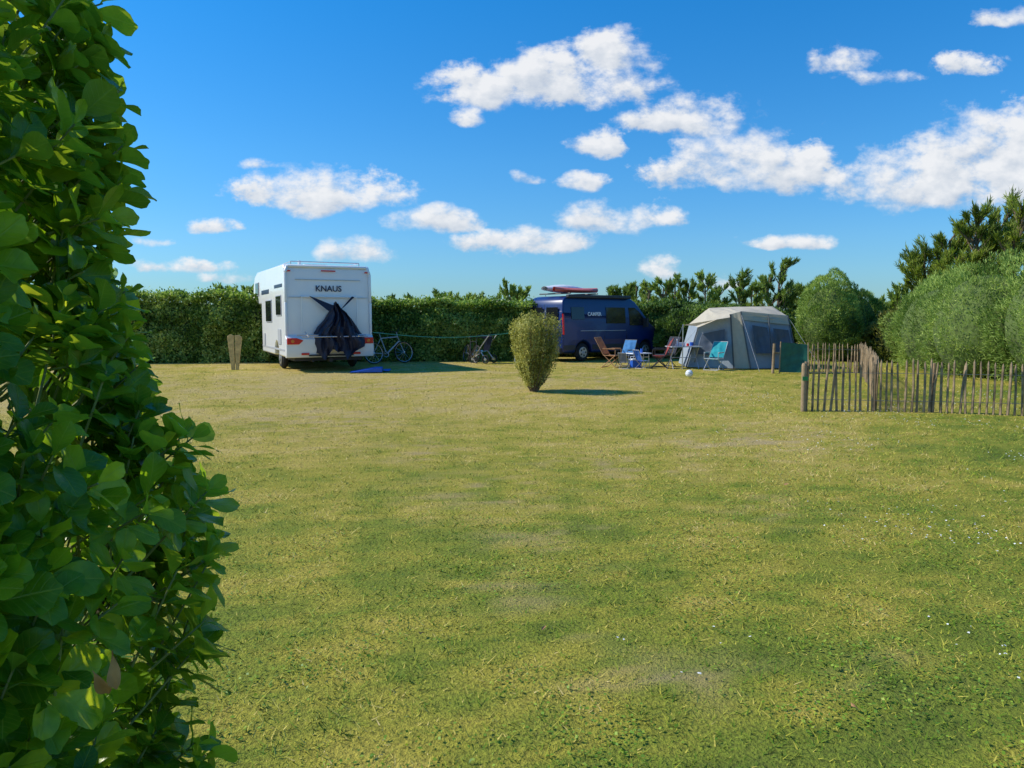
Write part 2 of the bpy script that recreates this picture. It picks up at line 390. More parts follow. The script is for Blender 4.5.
# ------------------------------------------------------------------ foreground bush with large leaves
def leaf_material():
    m, nt, out = new_mat('bush_leaf')
    at = N(nt, 'ShaderNodeAttribute', attribute_name='rnd'); uv = N(nt, 'ShaderNodeAttribute', attribute_name='luv')
    sp = N(nt, 'ShaderNodeSeparateXYZ'); nt.links.new(uv.outputs['Vector'], sp.inputs[0])
    r = ramp(nt, [(0.0, (0.040, 0.15, 0.008)), (0.45, (0.12, 0.29, 0.013)), (0.8, (0.25, 0.45, 0.02)), (1.0, (0.42, 0.58, 0.04))]); nt.links.new(at.outputs['Fac'], r.inputs[0])
    s_abs = math_n(nt, 'ABSOLUTE', sp.outputs[0])
    mid = mr(nt, s_abs, 0.0, 0.09, 1.0, 0.0)
    vv = math_n(nt, 'SINE', math_n(nt, 'MULTIPLY', math_n(nt, 'SUBTRACT', sp.outputs[1], math_n(nt, 'MULTIPLY', s_abs, 0.22)), 55))
    vein = math_n(nt, 'MULTIPLY', mr(nt, vv, 0.75, 1.0, 0.0, 1.0), 0.30)
    ve = math_n(nt, 'MAXIMUM', math_n(nt, 'MULTIPLY', mid, 0.8), vein)
    geo = N(nt, 'ShaderNodeNewGeometry')
    bl = noise_n(nt, 40, 2, 0.6, geo.outputs['Position'])
    c = mixc(nt, 1.0, r.outputs[0], ramp_out(nt, bl, [(0.3, (0.78, 0.82, 0.7)), (0.7, (1.15, 1.12, 1.1))]), 'MULTIPLY')
    c = mixc(nt, math_n(nt, 'MULTIPLY', ve, 0.5), c, (0.36, 0.52, 0.08))
    c = mixc(nt, math_n(nt, 'MULTIPLY', geo.outputs['Backfacing'], 0.3), c, (0.26, 0.38, 0.09))
    b = N(nt, 'ShaderNodeBsdfPrincipled'); nt.links.new(c, b.inputs['Base Color'])
    b.inputs['Roughness'].default_value = 0.32; b.inputs['Specular IOR Level'].default_value = 0.5
    bn = N(nt, 'ShaderNodeBump'); bn.inputs['Strength'].default_value = 0.5; bn.inputs['Distance'].default_value = 0.002
    nt.links.new(math_n(nt, 'MULTIPLY_ADD', ve, -1.0, bl), bn.inputs['Height']); nt.links.new(bn.outputs[0], b.inputs['Normal'])
    t = N(nt, 'ShaderNodeBsdfTranslucent'); nt.links.new(mixc(nt, 1.0, c, (1.9, 1.5, 0.7), 'MULTIPLY'), t.inputs[0])
    mx = N(nt, 'ShaderNodeMixShader'); mx.inputs[0].default_value = 0.5; nt.links.new(b.outputs[0], mx.inputs[1]); nt.links.new(t.outputs[0], mx.inputs[2]); nt.links.new(mx.outputs[0], out.inputs[0])
    return m
m_leaf = leaf_material()
m_twig = simple_mat('bush_twig', (0.20, 0.24, 0.08), 0.7, var=0.3)
m_bark = simple_mat('bush_bark', (0.10, 0.075, 0.05), 0.9, var=0.4, nscale=20)

def big_leaves(P, L, Nn, length, wratio, rnd):
    n = len(P); T = np.linspace(0, 1, 9); S5 = np.array([-1, -.5, 0, .5, 1.0])
    L = unit(L); S = unit(np.cross(L, Nn)); Nn = np.cross(S, L)
    shape = np.array([0.06, 0.12, 0.36, 0.64, 0.86, 0.99, 1.0, 0.80, 0.30])
    curl = rng.uniform(-0.05, 0.32, n); cup = rng.uniform(0.0, 0.40, n); wav = rng.uniform(0, 6.28, n); tw = rng.normal(0, .22, n)
    V = np.zeros((n, 9, 5, 3)); UV_ = np.zeros((n, 9, 5, 3))
    for i, t in enumerate(T):
        for j, s in enumerate(S5):
            hw = shape[i] * wratio * length * 0.5
            zz = -curl * t * t * length + cup * abs(s) * hw - 0.2 * cup * hw + 0.05 * length * np.sin(wav + 7 * t) * s * s
            zz = zz + tw * t * s * hw
            tt = t - (.05 * s * s if i == 8 else 0)
            V[:, i, j] = P + L * (tt * length)[:, None] * 1 + S * (s * hw)[:, None] + Nn * zz[:, None]
            UV_[:, i, j] = (s, t, 0)
    base = (np.arange(n) * 45)[:, None]
    q = np.array([[i * 5 + j, i * 5 + j + 1, (i + 1) * 5 + j + 1, (i + 1) * 5 + j] for i in range(8) for j in range(4)])
    F = (base[:, :, None] + q[None]).reshape(-1, 4)
    return V.reshape(-1, 3), F, np.repeat(rnd, 45), UV_.reshape(-1, 3)

def fg_bush():
    zt = [0.0, .5, .87, 1.14, 1.34, 1.47, 1.66, 1.87, 2.11, 2.5]; xt = [-.66, -.62, -.585, -.555, -.64, -.71, -.77, -.745, -.80, -1.0]
    Ps, Ls, Ns, Ln, Rn, Wr = [], [], [], [], [], []
    stems = MB()
    cx, cy = -1.08, 1.22
    n_sh = 1000
    for k in range(n_sh):
        z = rng.uniform(0.15, 2.30)
        xe = np.interp(z, zt, xt); rx = (xe - cx) - 0.07; ry = 0.36
        th = rng.uniform(-math.pi * 0.80, math.pi * 0.45)
        depth = 1 - (abs(rng.normal(0, .12)) if rng.random() < .78 else rng.uniform(.15, .7))
        cth, sth = math.cos(th), math.sin(th)
        ex = math.copysign(abs(cth) ** 0.6, cth); ey = math.copysign(abs(sth) ** 0.6, sth)
        if ex < -.1 and rng.random() < .55: continue
        nb = 1 + 0.24 * noise.noise(Vector((ex * 2, ey * 2 + 5, z * 3.2)))
        p = np.array([cx + rx * ex * depth * (0.8 + .2 * nb), cy + ry * ey * depth * nb, z])
        out_ = unit(np.array([ex * 0.9, ey * 0.9, 0.0])[None])[0]
        D = unit((out_ * rng.uniform(.35, .95) + np.array([0, 0, rng.uniform(.45, 1.3)]) + rng.normal(0, .25, 3))[None])[0]
        sl = rng.uniform(0.07, 0.14)
        nl = int(rng.integers(7, 12)); ph = rng.uniform(0, 6.28)
        a0 = np.cross(D, [0.3, 0.1, 1]); a0 /= np.linalg.norm(a0) + 1e-9; b0 = np.cross(D, a0)
        shade = rng.uniform(0.10, 0.90)
        young = rng.random() < 0.35
        size = rng.uniform(.058, .094)
        stems.tube(p - D * 0.12, p + D * sl, 0.003, m_twig, 0.0018, n=5)
        for i in range(nl):
            t = (i + .5) / nl; tt = t ** 0.7
            pos = p + D * sl * tt
            ang = ph + i * 2.4
            Rr = a0 * math.cos(ang) + b0 * math.sin(ang)
            al_ = R(np.interp(t, [0, .6, 1], [84, 62, 26])) + rng.normal(0, .2)
            Ld = math.cos(al_) * D + math.sin(al_) * Rr + np.array([0, 0, -0.12 + 0.15 * rng.random()])
            Nd = math.sin(al_) * D - math.cos(al_) * Rr + rng.normal(0, .2, 3)
            Ps.append(pos); Ls.append(Ld); Ns.append(Nd)
            Ln.append(size * np.interp(t, [0, .3, .8, 1], [.95, 1.1, .95, .55]) * rng.uniform(.85, 1.15)); Wr.append(rng.uniform(.50, .66))
            Rn.append(min(1, shade * .8 + (0.40 * t if young else 0.15 * t) + rng.uniform(-.08, .12)))
    P, L, Nn = map(np.array, (Ps, Ls, Ns))
    V, F, r_, uv = big_leaves(P, L, Nn, np.array(Ln), np.array(Wr), np.clip(np.array(Rn), 0, 1))
    root = empty('leafy_bush', (0, 0, 0))
    ob = np_mesh('leaves', V, F, [m_leaf], rnd=r_, uv=uv, smooth=True); ob.parent = root
    for k in range(50):
        x0 = rng.uniform(-1.35, -.95); y0 = rng.uniform(1.1, 1.4); p = Vector((x0, y0, -0.02)); r = rng.uniform(.008, .02)
        tx = rng.uniform(-1.4, -.85); ty = rng.uniform(1.0, 1.5); tz = rng.uniform(1.0, 2.2)
        for i in range(5):
            t = (i + 1) / 5; q = Vector((x0 + (tx - x0) * t + rng.normal(0, .02), y0 + (ty - y0) * t + rng.normal(0, .02), tz * t))
            stems.tube(p, q, r, m_bark, r * .75, n=6); p = q; r *= .75
    stems.obj('stems', root)
    V, F, r_, uv = big_leaves(np.array([[-.47, .84, 1.21], [-.49, .83, 1.19]]), np.array([[.1, -.3, -.9], [.3, .2, -.9]]), np.array([[0, -1, 0.], [.3, -1, 0.]]), np.array([.045, .04]), np.array([.35, .4]), np.array([.5, .5]))
    d = np_mesh('withered_leaves', V, F, [simple_mat('withered', (.42, .22, .07), .7, var=.35, nscale=30, trans=.3)], smooth=True); d.parent = root
fg_bush()

# ------------------------------------------------------------------ hedges & foliage masses
m_core = simple_mat('hedge_light_block', (0.03, 0.05, 0.012), 1.0, var=0.4)  # dark colour for the solid core added to block light behind the leaves
m_hedge = foliage_mat('hedge_leaf', (0.06, 0.125, 0.016), (0.19, 0.30, 0.05), (0.50, 0.58, 0.17), rough=0.42, trans=0.3)
m_dhedge = foliage_mat('dark_hedge_leaf', (0.03, 0.065, 0.014), (0.09, 0.16, 0.03), (0.22, 0.31, 0.07), rough=0.5, trans=0.25)
m_tam = foliage_mat('tamarisk_foliage', (0.09, 0.16, 0.026), (0.245, 0.35, 0.07), (0.46, 0.56, 0.15), rough=0.7, trans=0.35, tcol=(1.2, 1.3, .8))
m_bush = foliage_mat('dry_bush_leaf', (0.16, 0.17, 0.03), (0.40, 0.39, 0.08), (0.64, 0.60, 0.20), rough=0.7, trans=0.35, tcol=(1.1, 1.1, .8))
m_pine = foliage_mat('pine_needles', (0.05, 0.085, 0.014), (0.17, 0.23, 0.035), (0.40, 0.46, 0.08), rough=0.6, trans=0.35)
m_scrub = foliage_mat('scrub_foliage', (0.07, 0.12, 0.025), (0.20, 0.29, 0.06), (0.38, 0.46, 0.12), rough=0.6, trans=0.35)
m_wood = simple_mat('trunk_bark', (0.15, 0.11, 0.07), 0.95, var=.4, nscale=8, bump=.6)

def long_hedge(name, a, b, thick, h0, h1, n, mat, ls, seed, amp=0.22):
    a = np.array(a, float); b = np.array(b, float); Ld = np.linalg.norm(b - a); d = (b - a) / Ld; nrm = np.array([d[1], -d[0]])
    if nrm[1] > 0: nrm = -nrm
    rg = np.random.default_rng(seed)
    s = rg.random(n) * Ld
    H = h0 + (h1 - h0) * s / Ld
    per = rg.random(n)
    zt = np.where(per < .55, per / .55, 1.0)
    off = np.where(per < .55, thick / 2, np.where(per < .85, thick / 2 - (per - .55) / .3 * thick, -thick / 2))
    z = np.where(per < .85, zt * H, (1 - (per - .85) / .15) * H)
    sh = np.clip((z / H - .62) / .38, 0, 1); off = np.where(per < .55, off - 0.5 * thick * sh ** 2.0, off)
    top = (per >= .55) & (per < .85); z = np.where(top, H - 0.12 * (np.abs(off) / (thick / 2)) ** 3, z)
    base = a[None] + d[None] * s[:, None]
    P0 = np.stack([base[:, 0], base[:, 1], z], 1)
    nz_ = npnoise(P0, 0.8, seed) * amp * 1.2 + npnoise(P0, 2.6, seed + 3) * amp * .9
    onrm = np.where(per < .55, 1, np.where(per < .85, 0, -1))
    off = off + nz_ * onrm - np.abs(rg.normal(0, .07, n)) * onrm
    z = z + np.where(onrm == 0, nz_ * .8 + rg.normal(0, .04, n), 0)
    st = (rg.random(n) < .04) & top; z = np.where(st, z + rg.random(n) * .24, z)
    P = np.stack([base[:, 0] + nrm[0] * off, base[:, 1] + nrm[1] * off, np.maximum(z, .03)], 1)
    O = np.stack([nrm[0] * onrm, nrm[1] * onrm, np.where(onrm == 0, 1, .6)], 1)
    Nn = O + rg.normal(0, .7, (n, 3)); L = rg.normal(0, 1, (n, 3)) + np.array([0, 0, .2]) + O * .6
    ln = ls * (0.7 + .6 * rg.random(n))
    V, F = leaf_quads(P, L, Nn, ln, ln * .6)
    root = empty(name, (0, 0, 0))
    ob = np_mesh('leaves', V, F, [mat], rnd=leafrnd(P, rg, 1.6, .9, .47, .95)); ob.parent = root
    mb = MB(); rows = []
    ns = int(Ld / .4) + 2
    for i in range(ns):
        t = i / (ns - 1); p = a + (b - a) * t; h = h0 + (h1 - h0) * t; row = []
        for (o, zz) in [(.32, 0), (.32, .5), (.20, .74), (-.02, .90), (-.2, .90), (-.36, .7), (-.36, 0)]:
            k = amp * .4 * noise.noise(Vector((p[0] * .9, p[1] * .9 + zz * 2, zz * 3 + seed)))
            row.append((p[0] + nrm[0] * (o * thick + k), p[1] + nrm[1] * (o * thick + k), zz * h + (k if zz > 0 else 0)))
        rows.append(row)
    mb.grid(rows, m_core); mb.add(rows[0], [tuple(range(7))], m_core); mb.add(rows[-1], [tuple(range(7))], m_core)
    mb.obj('hedge_light_block', root, smooth=True)  # added solid core, stops light passing through the hedge
    return root

long_hedge('hedge', (-16.5, 26.6), (0.9, 28.6), 1.6, 2.50, 2.12, 90000, m_hedge, .10, 1)
long_hedge('hedge', (0.9, 31.2), (9.5, 31.8), 1.6, 2.1, 2.1, 36000, m_dhedge, .11, 5)

m_tcore = simple_mat('tamarisk_light_block', (0.09, 0.13, 0.03), 1.0, var=.4)  # greener version of the added light-blocking core, for tamarisk
def blob_bush(name, blobs, n, mat, ll, lw, seed, amp=.18, up=.6, core=.82, parent=None):
    rg = np.random.default_rng(seed)
    area = np.array([b[3] * b[5] + b[4] * b[5] for b in blobs]); cnt = (n * area / area.sum()).astype(int)
    Ps, Os = [], []
    for bl, c in zip(blobs, cnt):
        v = unit(rg.normal(size=(c, 3))); C = np.array(bl[:3]); S = np.array(bl[3:])
        P0 = C + v * S
        k = 1 + (npnoise(P0, 1.0, seed) * amp + npnoise(P0, 2.6, seed + 1) * amp * .8) - np.abs(rg.normal(0, .045, c))
        Ps.append(C + v * S * k[:, None]); Os.append(unit(v / S))
    P = np.concatenate(Ps); O = np.concatenate(Os)
    keep = P[:, 2] > .02
    for i, bl in enumerate(blobs):
        q = (P - np.array(bl[:3])) / np.array(bl[3:]); keep &= (np.linalg.norm(q, axis=1) > .78)
    P = P[keep]; O = O[keep]; n = len(P)
    L = O * .8 + rg.normal(0, .45, (n, 3)) + np.array([0, 0, up]); Nn = O + rg.normal(0, .6, (n, 3))
    ln = ll * (.6 + .8 * rg.random(n)); V, F = leaf_quads(P, L, Nn, ln, lw * (.7 + .6 * rg.random(n)))
    root = parent or empty(name, (0, 0, 0))
    ob = np_mesh('foliage', V, F, [mat], rnd=leafrnd(P, rg, 1.8, 1.3, .45, .8)); ob.parent = root
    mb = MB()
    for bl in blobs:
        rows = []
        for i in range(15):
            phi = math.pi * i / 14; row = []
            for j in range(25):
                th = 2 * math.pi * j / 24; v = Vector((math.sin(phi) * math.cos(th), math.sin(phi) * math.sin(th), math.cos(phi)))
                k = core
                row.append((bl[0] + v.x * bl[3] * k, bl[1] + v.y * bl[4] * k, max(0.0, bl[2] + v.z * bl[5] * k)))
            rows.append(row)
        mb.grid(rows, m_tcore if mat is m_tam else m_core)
    mb.obj('foliage_light_block', root, smooth=True)  # added ellipsoid cores, block light between the sprays
    return root
blob_bush('tamarisk_hedge', [(13.3, 17.0, 1.45, 2.0, 2.2, 1.95), (12.7, 19.8, 1.3, 1.5, 1.7, 1.75), (12.9, 22.2, 1.2, 1.3, 1.5, 1.55), (14.6, 15.3, 1.5, 2.2, 2.0, 2.1), (16.3, 13.2, 1.6, 2.2, 2.2, 2.1), (13.9, 24.0, 1.25, 1.5, 1.5, 1.55)], 130000, m_tam, .11, .020, 11, amp=.28)
blob_bush('round_bush', [(12.0, 28.0, 1.45, 1.15, 1.2, 1.62), (13.2, 28.6, 1.2, .9, 1.1, 1.5)], 40000, m_tam, .12, .024, 12, amp=.30)
blob_bush('low_bush', [(14.2, 27.0, .8, 1.1, 1.0, 1.15), (15.4, 27.5, .9, 1.1, 1., 1.2)], 20000, foliage_mat('olive_leaf', (0.09, .11, .02), (.22, .23, .05), (.38, .35, .11)), .12, .03, 13)
blob_bush('dark_bush', [(7.2, 29.6, .9, 1.4, 1.0, 1.05), (9.8, 29.5, .9, 1.5, 1.0, 1.05)], 26000, m_dhedge, .12, .06, 14)

def shrub():
    rg = np.random.default_rng(21); root = empty('shrub', (0.47, 16.0, 0))
    Ps, Ls, Os = [], [], []; mb = MB()
    for i in range(400):
        a = rg.random() * 6.28; u = rg.random() ** .55; r1 = .55 * u * (1 + .12 * math.sin(a * 3 + 1)); h = (1.74 - .22 * u ** 3) * (rg.uniform(.88, 1.0) if rg.random() < .72 else rg.uniform(.4, .9)) + rg.uniform(-.06, .09)
        pts = []
        for j in range(7):
            t = j / 6; rr = (.05 + (r1 - .05) * min(1, t * 1.28) ** .9) if h > 1.1 else (.05 + (r1 - .05) * t ** .8)
            pts.append(np.array([rr * math.cos(a) + rg.normal(0, .012), rr * math.sin(a) + rg.normal(0, .012), h * t - .02]))
        if i < 60:
            for j in range(6): mb.tube(pts[j], pts[j + 1], .010 * (1 - j / 7), m_wood, .010 * (1 - (j + 1) / 7), n=5)
        m = 80; tt = rg.uniform(.13, 1.0, m) ** .85; k = np.minimum((tt * 6).astype(int), 5); f = (tt * 6 - k)[:, None]; Pa = np.array(pts)
        base = Pa[k] * (1 - f) + Pa[k + 1] * f + rg.normal(0, .016, (m, 3)); Ps.append(base)
        D = unit(Pa[k + 1] - Pa[k]); Ls.append(D * .8 + rg.normal(0, .55, (m, 3))); Os.append(np.tile([math.cos(a), math.sin(a), .4], (m, 1)))
    P = np.concatenate(Ps); L = np.concatenate(Ls); O = np.concatenate(Os); n = len(P); ln = .044 * (.6 + .8 * rg.random(n))
    V, F = leaf_quads(P, L, O + rg.normal(0, .6, (n, 3)), ln, ln * .42)
    np_mesh('foliage', V, F, [m_bush], rnd=leafrnd(P, rg, 6, .9, .5, .7)).parent = root
    mb.obj('stems', root)
shrub()

def plume_tree(mb_, Pl, Ll, rg, x, y, h, spread, lean=0, nl=12, per=170):
    top = Vector((x + lean, y, h * .86)); p = Vector((x, y, -.05)); r = .03 * h; pts = [p]
    for j in range(1, 6):
        t = j / 5; q = Vector((x + lean * t + rg.normal(0, .03 * h * .3), y + rg.normal(0, .03), top.z * t)); mb_.tube(p, q, r, m_wood, r * .78, n=6); p = q; r *= .78; pts.append(q)
    for i in range(nl):
        t = rg.uniform(.22, 1.0); k = min(4, int(t * 5)); b0 = pts[k].lerp(pts[k + 1], t * 5 - k) if k < 5 else pts[5]
        az = rg.random() * 6.28; ll = spread * (1.15 - .55 * t) * rg.uniform(.6, 1.15)
        dr = Vector((math.cos(az), math.sin(az), rg.uniform(.35, 1.6))).normalized(); q = b0 + dr * ll; q.z += .2 * ll
        mid = b0.lerp(q, .5) - Vector((0, 0, .06 * ll))
        mb_.tube(b0, mid, .01 * h * .7, m_wood, .006 * h, n=5); mb_.tube(mid, q, .006 * h, m_wood, .003 * h, n=5)
        for s_ in range(6):
            u = rg.uniform(.3, 1.0); c0 = b0.lerp(q, u); d2 = (dr + Vector(rg.normal(0, .4, 3)) + Vector((0, 0, .7))).normalized(); l2 = ll * rg.uniform(.25, .65)
            e = c0 + d2 * l2; mb_.tube(c0, e, .003 * h, m_wood, .0012 * h, n=4)
            m = per // 6; tt = rg.random(m); base = np.array(c0)[None] + (np.array(e) - np.array(c0))[None] * tt[:, None] + rg.normal(0, .020 * spread, (m, 3))
            Pl.append(base); Ll.append(np.array(d2)[None] + rg.normal(0, .4, (m, 3)) + np.array([0, 0, .35]))
def tree_object(name, specs, mat, seed, **kw):
    rg = np.random.default_rng(seed); mb_ = MB(); Pl, Ll = [], []; tl = kw.pop('tl', .3); tw = kw.pop('tw', .05)
    for s in specs: plume_tree(mb_, Pl, Ll, rg, *s, **kw)
    P = np.concatenate(Pl); L = np.concatenate(Ll); n = len(P)
    V, F = leaf_quads(P, L, rg.normal(size=(n, 3)), tl * (.6 + .8 * rg.random(n)), tw * (.6 + .8 * rg.random(n)))
    root = empty(name, (0, 0, 0)); np_mesh('crown', V, F, [mat], rnd=leafrnd(P, rg, 1.0, 1.0, .45, .7)).parent = root; mb_.obj('branches', root)
rgx = np.random.default_rng(3)
specs = []
for px, top in [(614, 290), (624, 284), (636, 278), (648, 282), (662, 280), (674, 274), (688, 282), (704, 277), (718, 285), (738, 274), (750, 284), (768, 268), (777, 262), (790, 284), (802, 290)]:
    y = rgx.uniform(36, 41); x = (px - 512) / 740 * y; h = 1.6 + (318 - top) / 740 * y + .1
    specs.append((x, y, h, h * .22))
tree_object('distant_trees', specs, m_scrub, 31, nl=20, per=190, tl=.22, tw=.04)
specs = []
for px, top in [(228, 289), (240, 291), (250, 290), (420, 299), (445, 297), (470, 299), (490, 298), (510, 291), (395, 302), (520, 296), (810, 285), (825, 294), (880, 302), (898, 289)]:
    y = rgx.uniform(37, 41); x = (px - 512) / 740 * y; h = 1.6 + (318 - top) / 740 * y
    specs.append((x, y, h, h * .36))
tree_object('distant_trees', specs, m_scrub, 32, nl=20, per=200, tl=.22, tw=.06)
for i, (px, top, y, lean) in enumerate([(1014, 190, 33, .4), (972, 204, 34, .3), (944, 224, 35, -.2), (995, 210, 36, 0), (1048, 184, 33, 0), (922, 256, 36, -.2)]):
    x = (px - 512) / 740 * y; h = 1.6 + (318 - top) / 740 * y
    tree_object('pine_tree', [(x - lean, y, h, 1.5, lean)], m_pine, 40 + i, nl=44, per=230, tl=.28, tw=.036)

# ------------------------------------------------------------------ materials for objects
m_white = simple_mat('vehicle_white', (0.80, 0.80, 0.79), 0.3, var=0.03, nscale=1.2, coat=.4)
m_grey = simple_mat('grey_trim', (0.42, 0.43, 0.45), 0.4, var=.06)
m_dgrey = simple_mat('dark_plastic', (0.03, 0.03, 0.034), 0.55)
m_rubber = simple_mat('tyre_rubber', (0.018, 0.018, 0.018), 0.85)
m_rim = simple_mat('rim_metal', (0.5, 0.5, 0.52), 0.35, metal=.8)
m_glass = simple_mat('dark_glass', (0.012, 0.014, 0.017), 0.08, var=.05)
m_red = simple_mat('red_lens', (0.65, 0.012, 0.01), 0.2)
m_orange = simple_mat('orange_lens', (0.75, 0.2, 0.02), 0.25)
m_navy = simple_mat('navy_cover', (0.010, 0.013, 0.035), 0.6, var=.3, bump=.5, bscale=14)
m_bluepaint = simple_mat('blue_paint', (0.003, 0.020, 0.115), 0.35, var=.08, coat=.25)
m_bluemat = simple_mat('blue_plastic', (0.01, 0.10, 0.50), 0.5)
m_black = simple_mat('black_tube', (0.02, 0.02, 0.022), 0.4)
m_alu = simple_mat('aluminium', (0.6, 0.6, 0.62), 0.35, metal=.9)
m_blacktext = simple_mat('lettering_navy', (0.015, 0.02, 0.06), 0.4)
m_lettw = simple_mat('lettering_white', (0.75, 0.77, 0.8), 0.4)

def text(name, body, size, mat, parent, M, ext=0.003):
    cu = bpy.data.curves.new(name, 'FONT'); cu.body = body; cu.size = size; cu.extrude = ext; cu.align_x = 'CENTER'; cu.align_y = 'CENTER'; cu.offset = .004
    ob = bpy.data.objects.new(name, cu); COL.objects.link(ob); cu.materials.append(mat); ob.parent = parent; ob.matrix_local = M
    return ob
def mat4(X, Y, Z, T):
    return Matrix(((X[0], Y[0], Z[0], T[0]), (X[1], Y[1], Z[1], T[1]), (X[2], Y[2], Z[2], T[2]), (0, 0, 0, 1)))
def wheel(name, c, r, w_, side, parent):
    mb = MB(); c = Vector(c); s = Vector((0, 1, 0))
    mb.ring(c, s, r - .09, .09, m_rubber, n=30, m=10)
    mb.tube(c - s * w_ * .45, c + s * w_ * .45, r - .07, m_rubber, n=30)
    mb.tube(c + s * side * w_ * .40, c + s * side * (w_ * .5), r * .62, m_rim, r * .55, n=24)
    for k in range(5):
        a = k * 2 * math.pi / 5; mb.tube(c + s * side * w_ * .5 + Vector((math.cos(a), 0, math.sin(a))) * r * .36, c + s * side * (w_ * .52) + Vector((math.cos(a), 0, math.sin(a))) * r * .36, r * .11, m_dgrey, n=8)
    mb.tube(c + s * side * w_ * .4, c + s * side * (w_ * .56), r * .14, m_grey, n=10)
    return mb.obj(name, parent, smooth=True)
def arc(cx, cz, r, a0, a1, n=10):
    return [(cx + r * math.cos(a0 + (a1 - a0) * i / n), cz + r * math.sin(a0 + (a1 - a0) * i / n)) for i in range(n + 1)]

# ------------------------------------------------------------------ motorhome
mh = empty('motorhome', (-5.55, 22.5, 0), R(116.5), 1.03)
W = 1.26
mb = MB()
prof = [(0, .55), (-.04, 1.1), (0, 2.85), (.04, 3.0), (.16, 3.1), (5.4, 3.14), (6.0, 3.02), (6.35, 2.72), (6.42, 2.45), (6.25, 2.2), (5.2, 2.02), (4.5, 2.02), (4.5, .42), (1.98, .42)] + arc(1.55, .42, .43, 0, math.pi)[1:] + [(.0, .42)]
mb.prism(prof, -W, W, m_white); mb.obj('living_body', mh, bevel=.05)
mb = MB()
cab = [(4.5, .45), (4.5, 2.0), (5.35, 2.0), (6.15, 1.35), (6.75, 1.1), (6.9, .85), (6.9, .4), (6.38, .4)] + arc(5.95, .4, .43, 0, math.pi)[1:]
mb.prism(cab, -.98, .98, m_white); mb.obj('cab', mh, bevel=.05)
mb = MB()
for s in (1, -1):
    mb.prism([(4.75, 1.3), (4.8, 1.9), (5.3, 1.9), (5.9, 1.38), (5.9, 1.3)], s * .985, s * .995, m_glass)
    mb.box((5.5, s * 1.46, 1.5), (.14, .30, .48), m_dgrey)
    mb.tube((5.5, s * .98, 1.3), (5.5, s * 1.36, 1.4), .035, m_dgrey)
    for (x0, x1, z0, z1) in ([(0.5, 1.35, 1.65, 2.2), (2.3, 3.4, 1.45, 2.1), (5.0, 5.7, 2.35, 2.75)]):
        mb.box(((x0 + x1) / 2, s * (W + .012), (z0 + z1) / 2), (x1 - x0 + .06, .02, z1 - z0 + .06), m_grey)
        mb.box(((x0 + x1) / 2, s * (W + .02), (z0 + z1) / 2), (x1 - x0, .025, z1 - z0), m_glass)
    mb.box((2.3, s * (W + .004), .62), (4.3, .012, .06), m_grey)
    mb.box((1.0, s * (W + .004), 2.5), (1.4, .01, .10), m_blacktext)
    mb.box((3.6, s * (W + .004), 2.4), (1.6, .01, .14), m_blacktext)
    mb.box((.9, s * (W + .012), 1.0), (.5, .02, .45), m_grey)
    mb.box((3.9, s * (W + .012), .85), (.35, .02, .4), m_grey)
mb.box((5.86, 0, 1.66), (.02, 1.7, .62), m_glass, Matrix.Rotation(R(-51), 3, 'Y'))
mb.obj('windows_and_hatches', mh, bevel=.012)
for i, (x, s) in enumerate([(1.55, 1), (1.55, -1), (5.95, 1), (5.95, -1)]): wheel('wheel_%d' % (i + 1), (x, s * (W - .20 if x < 3 else .85), .35), .35, .22, s, mh)
mb = MB()
mb.box((3.2, 0, .38), (6.2, 2.0, .16), m_dgrey)
mb.prism([(1.0, .45), (1.0, .95), (2.1, .95), (2.1, .45)], -W + .25, W - .25, m_dgrey)
mb.tube((-.1, .5, .30), (.5, .5, .30), .03, m_dgrey)
mb.box((-.05, 0, .33), (.3, .1, .1), m_dgrey)
mb.obj('chassis', mh)
mb = MB()
for s in (1, -1):
    mb.path([(-.055, s * (W - .03), .9), (-.06, s * (W - .03), 2.0), (-.035, s * (W - .035), 2.85), (.03, s * (W - .1), 3.04)], .045, m_white)
mb.path([(.03, -W + .1, 3.04), (.03, W - .1, 3.04)], .04, m_white)
mb.prism([(-.02, .40), (-.20, .42), (-.25, .62), (-.22, .95), (-.08, 1.06), (-.02, 1.06)], -W - .01, W + .01, m_white)
mb.obj('rear_bumper', mh, bevel=.03)
mb = MB()
for s in (1, -1):
    mb.prism([(s * 1.25, .80), (s * 1.25, .98), (s * .98, .98), (s * .80, .91), (s * .92, .80)], -.27, -.2, m_red, axis='x')
    mb.tube((-.28, s * 1.10, .89), (-.265, s * 1.10, .89), .05, m_orange, n=16)
    mb.box((-.262, s * .75, .52), (.02, .22, .06), m_red)
    mb.box((-.05, s * (W - .14), 2.9), (.03, .09, .04), m_red)
mb.box((-.05, 0, 2.92), (.03, .42, .035), m_red)
mb.obj('rear_lights', mh, bevel=.008)
mb = MB(); mb.box((-.262, -.05, .72), (.015, .52, .11), m_lettw); mb.box((-.258, -.05, .72), (.012, .56, .15), m_dgrey)
mb.box((-.26, 0, .475), (.02, 1.3, .05), m_dgrey); mb.obj('number_plate', mh)
mb = MB()
mb.box((-.045, 0, 2.15), (.02, 2.3, .012), m_grey); mb.box((-.02, 0, 2.66), (.025, 1.9, .012), m_grey)
for s in (1, -1):
    mb.path([(.3, s * 1.0, 3.1), (.3, s * 1.0, 3.19), (3.8, s * 1.0, 3.19), (3.8, s * 1.0, 3.1)], .016, m_alu)
    mb.path([(-.03, s * .80, 2.18), (-.12, s * .80, 2.16), (-.14, s * .80, 1.15)], .014, m_white)
mb.path([(.3, -1, 3.19), (.3, 1, 3.19)], .016, m_alu); mb.path([(3.8, -1, 3.19), (3.8, 1, 3.19)], .018, m_alu)
mb.path([(-.12, -.80, 2.16), (-.12, .80, 2.16)], .016, m_white)
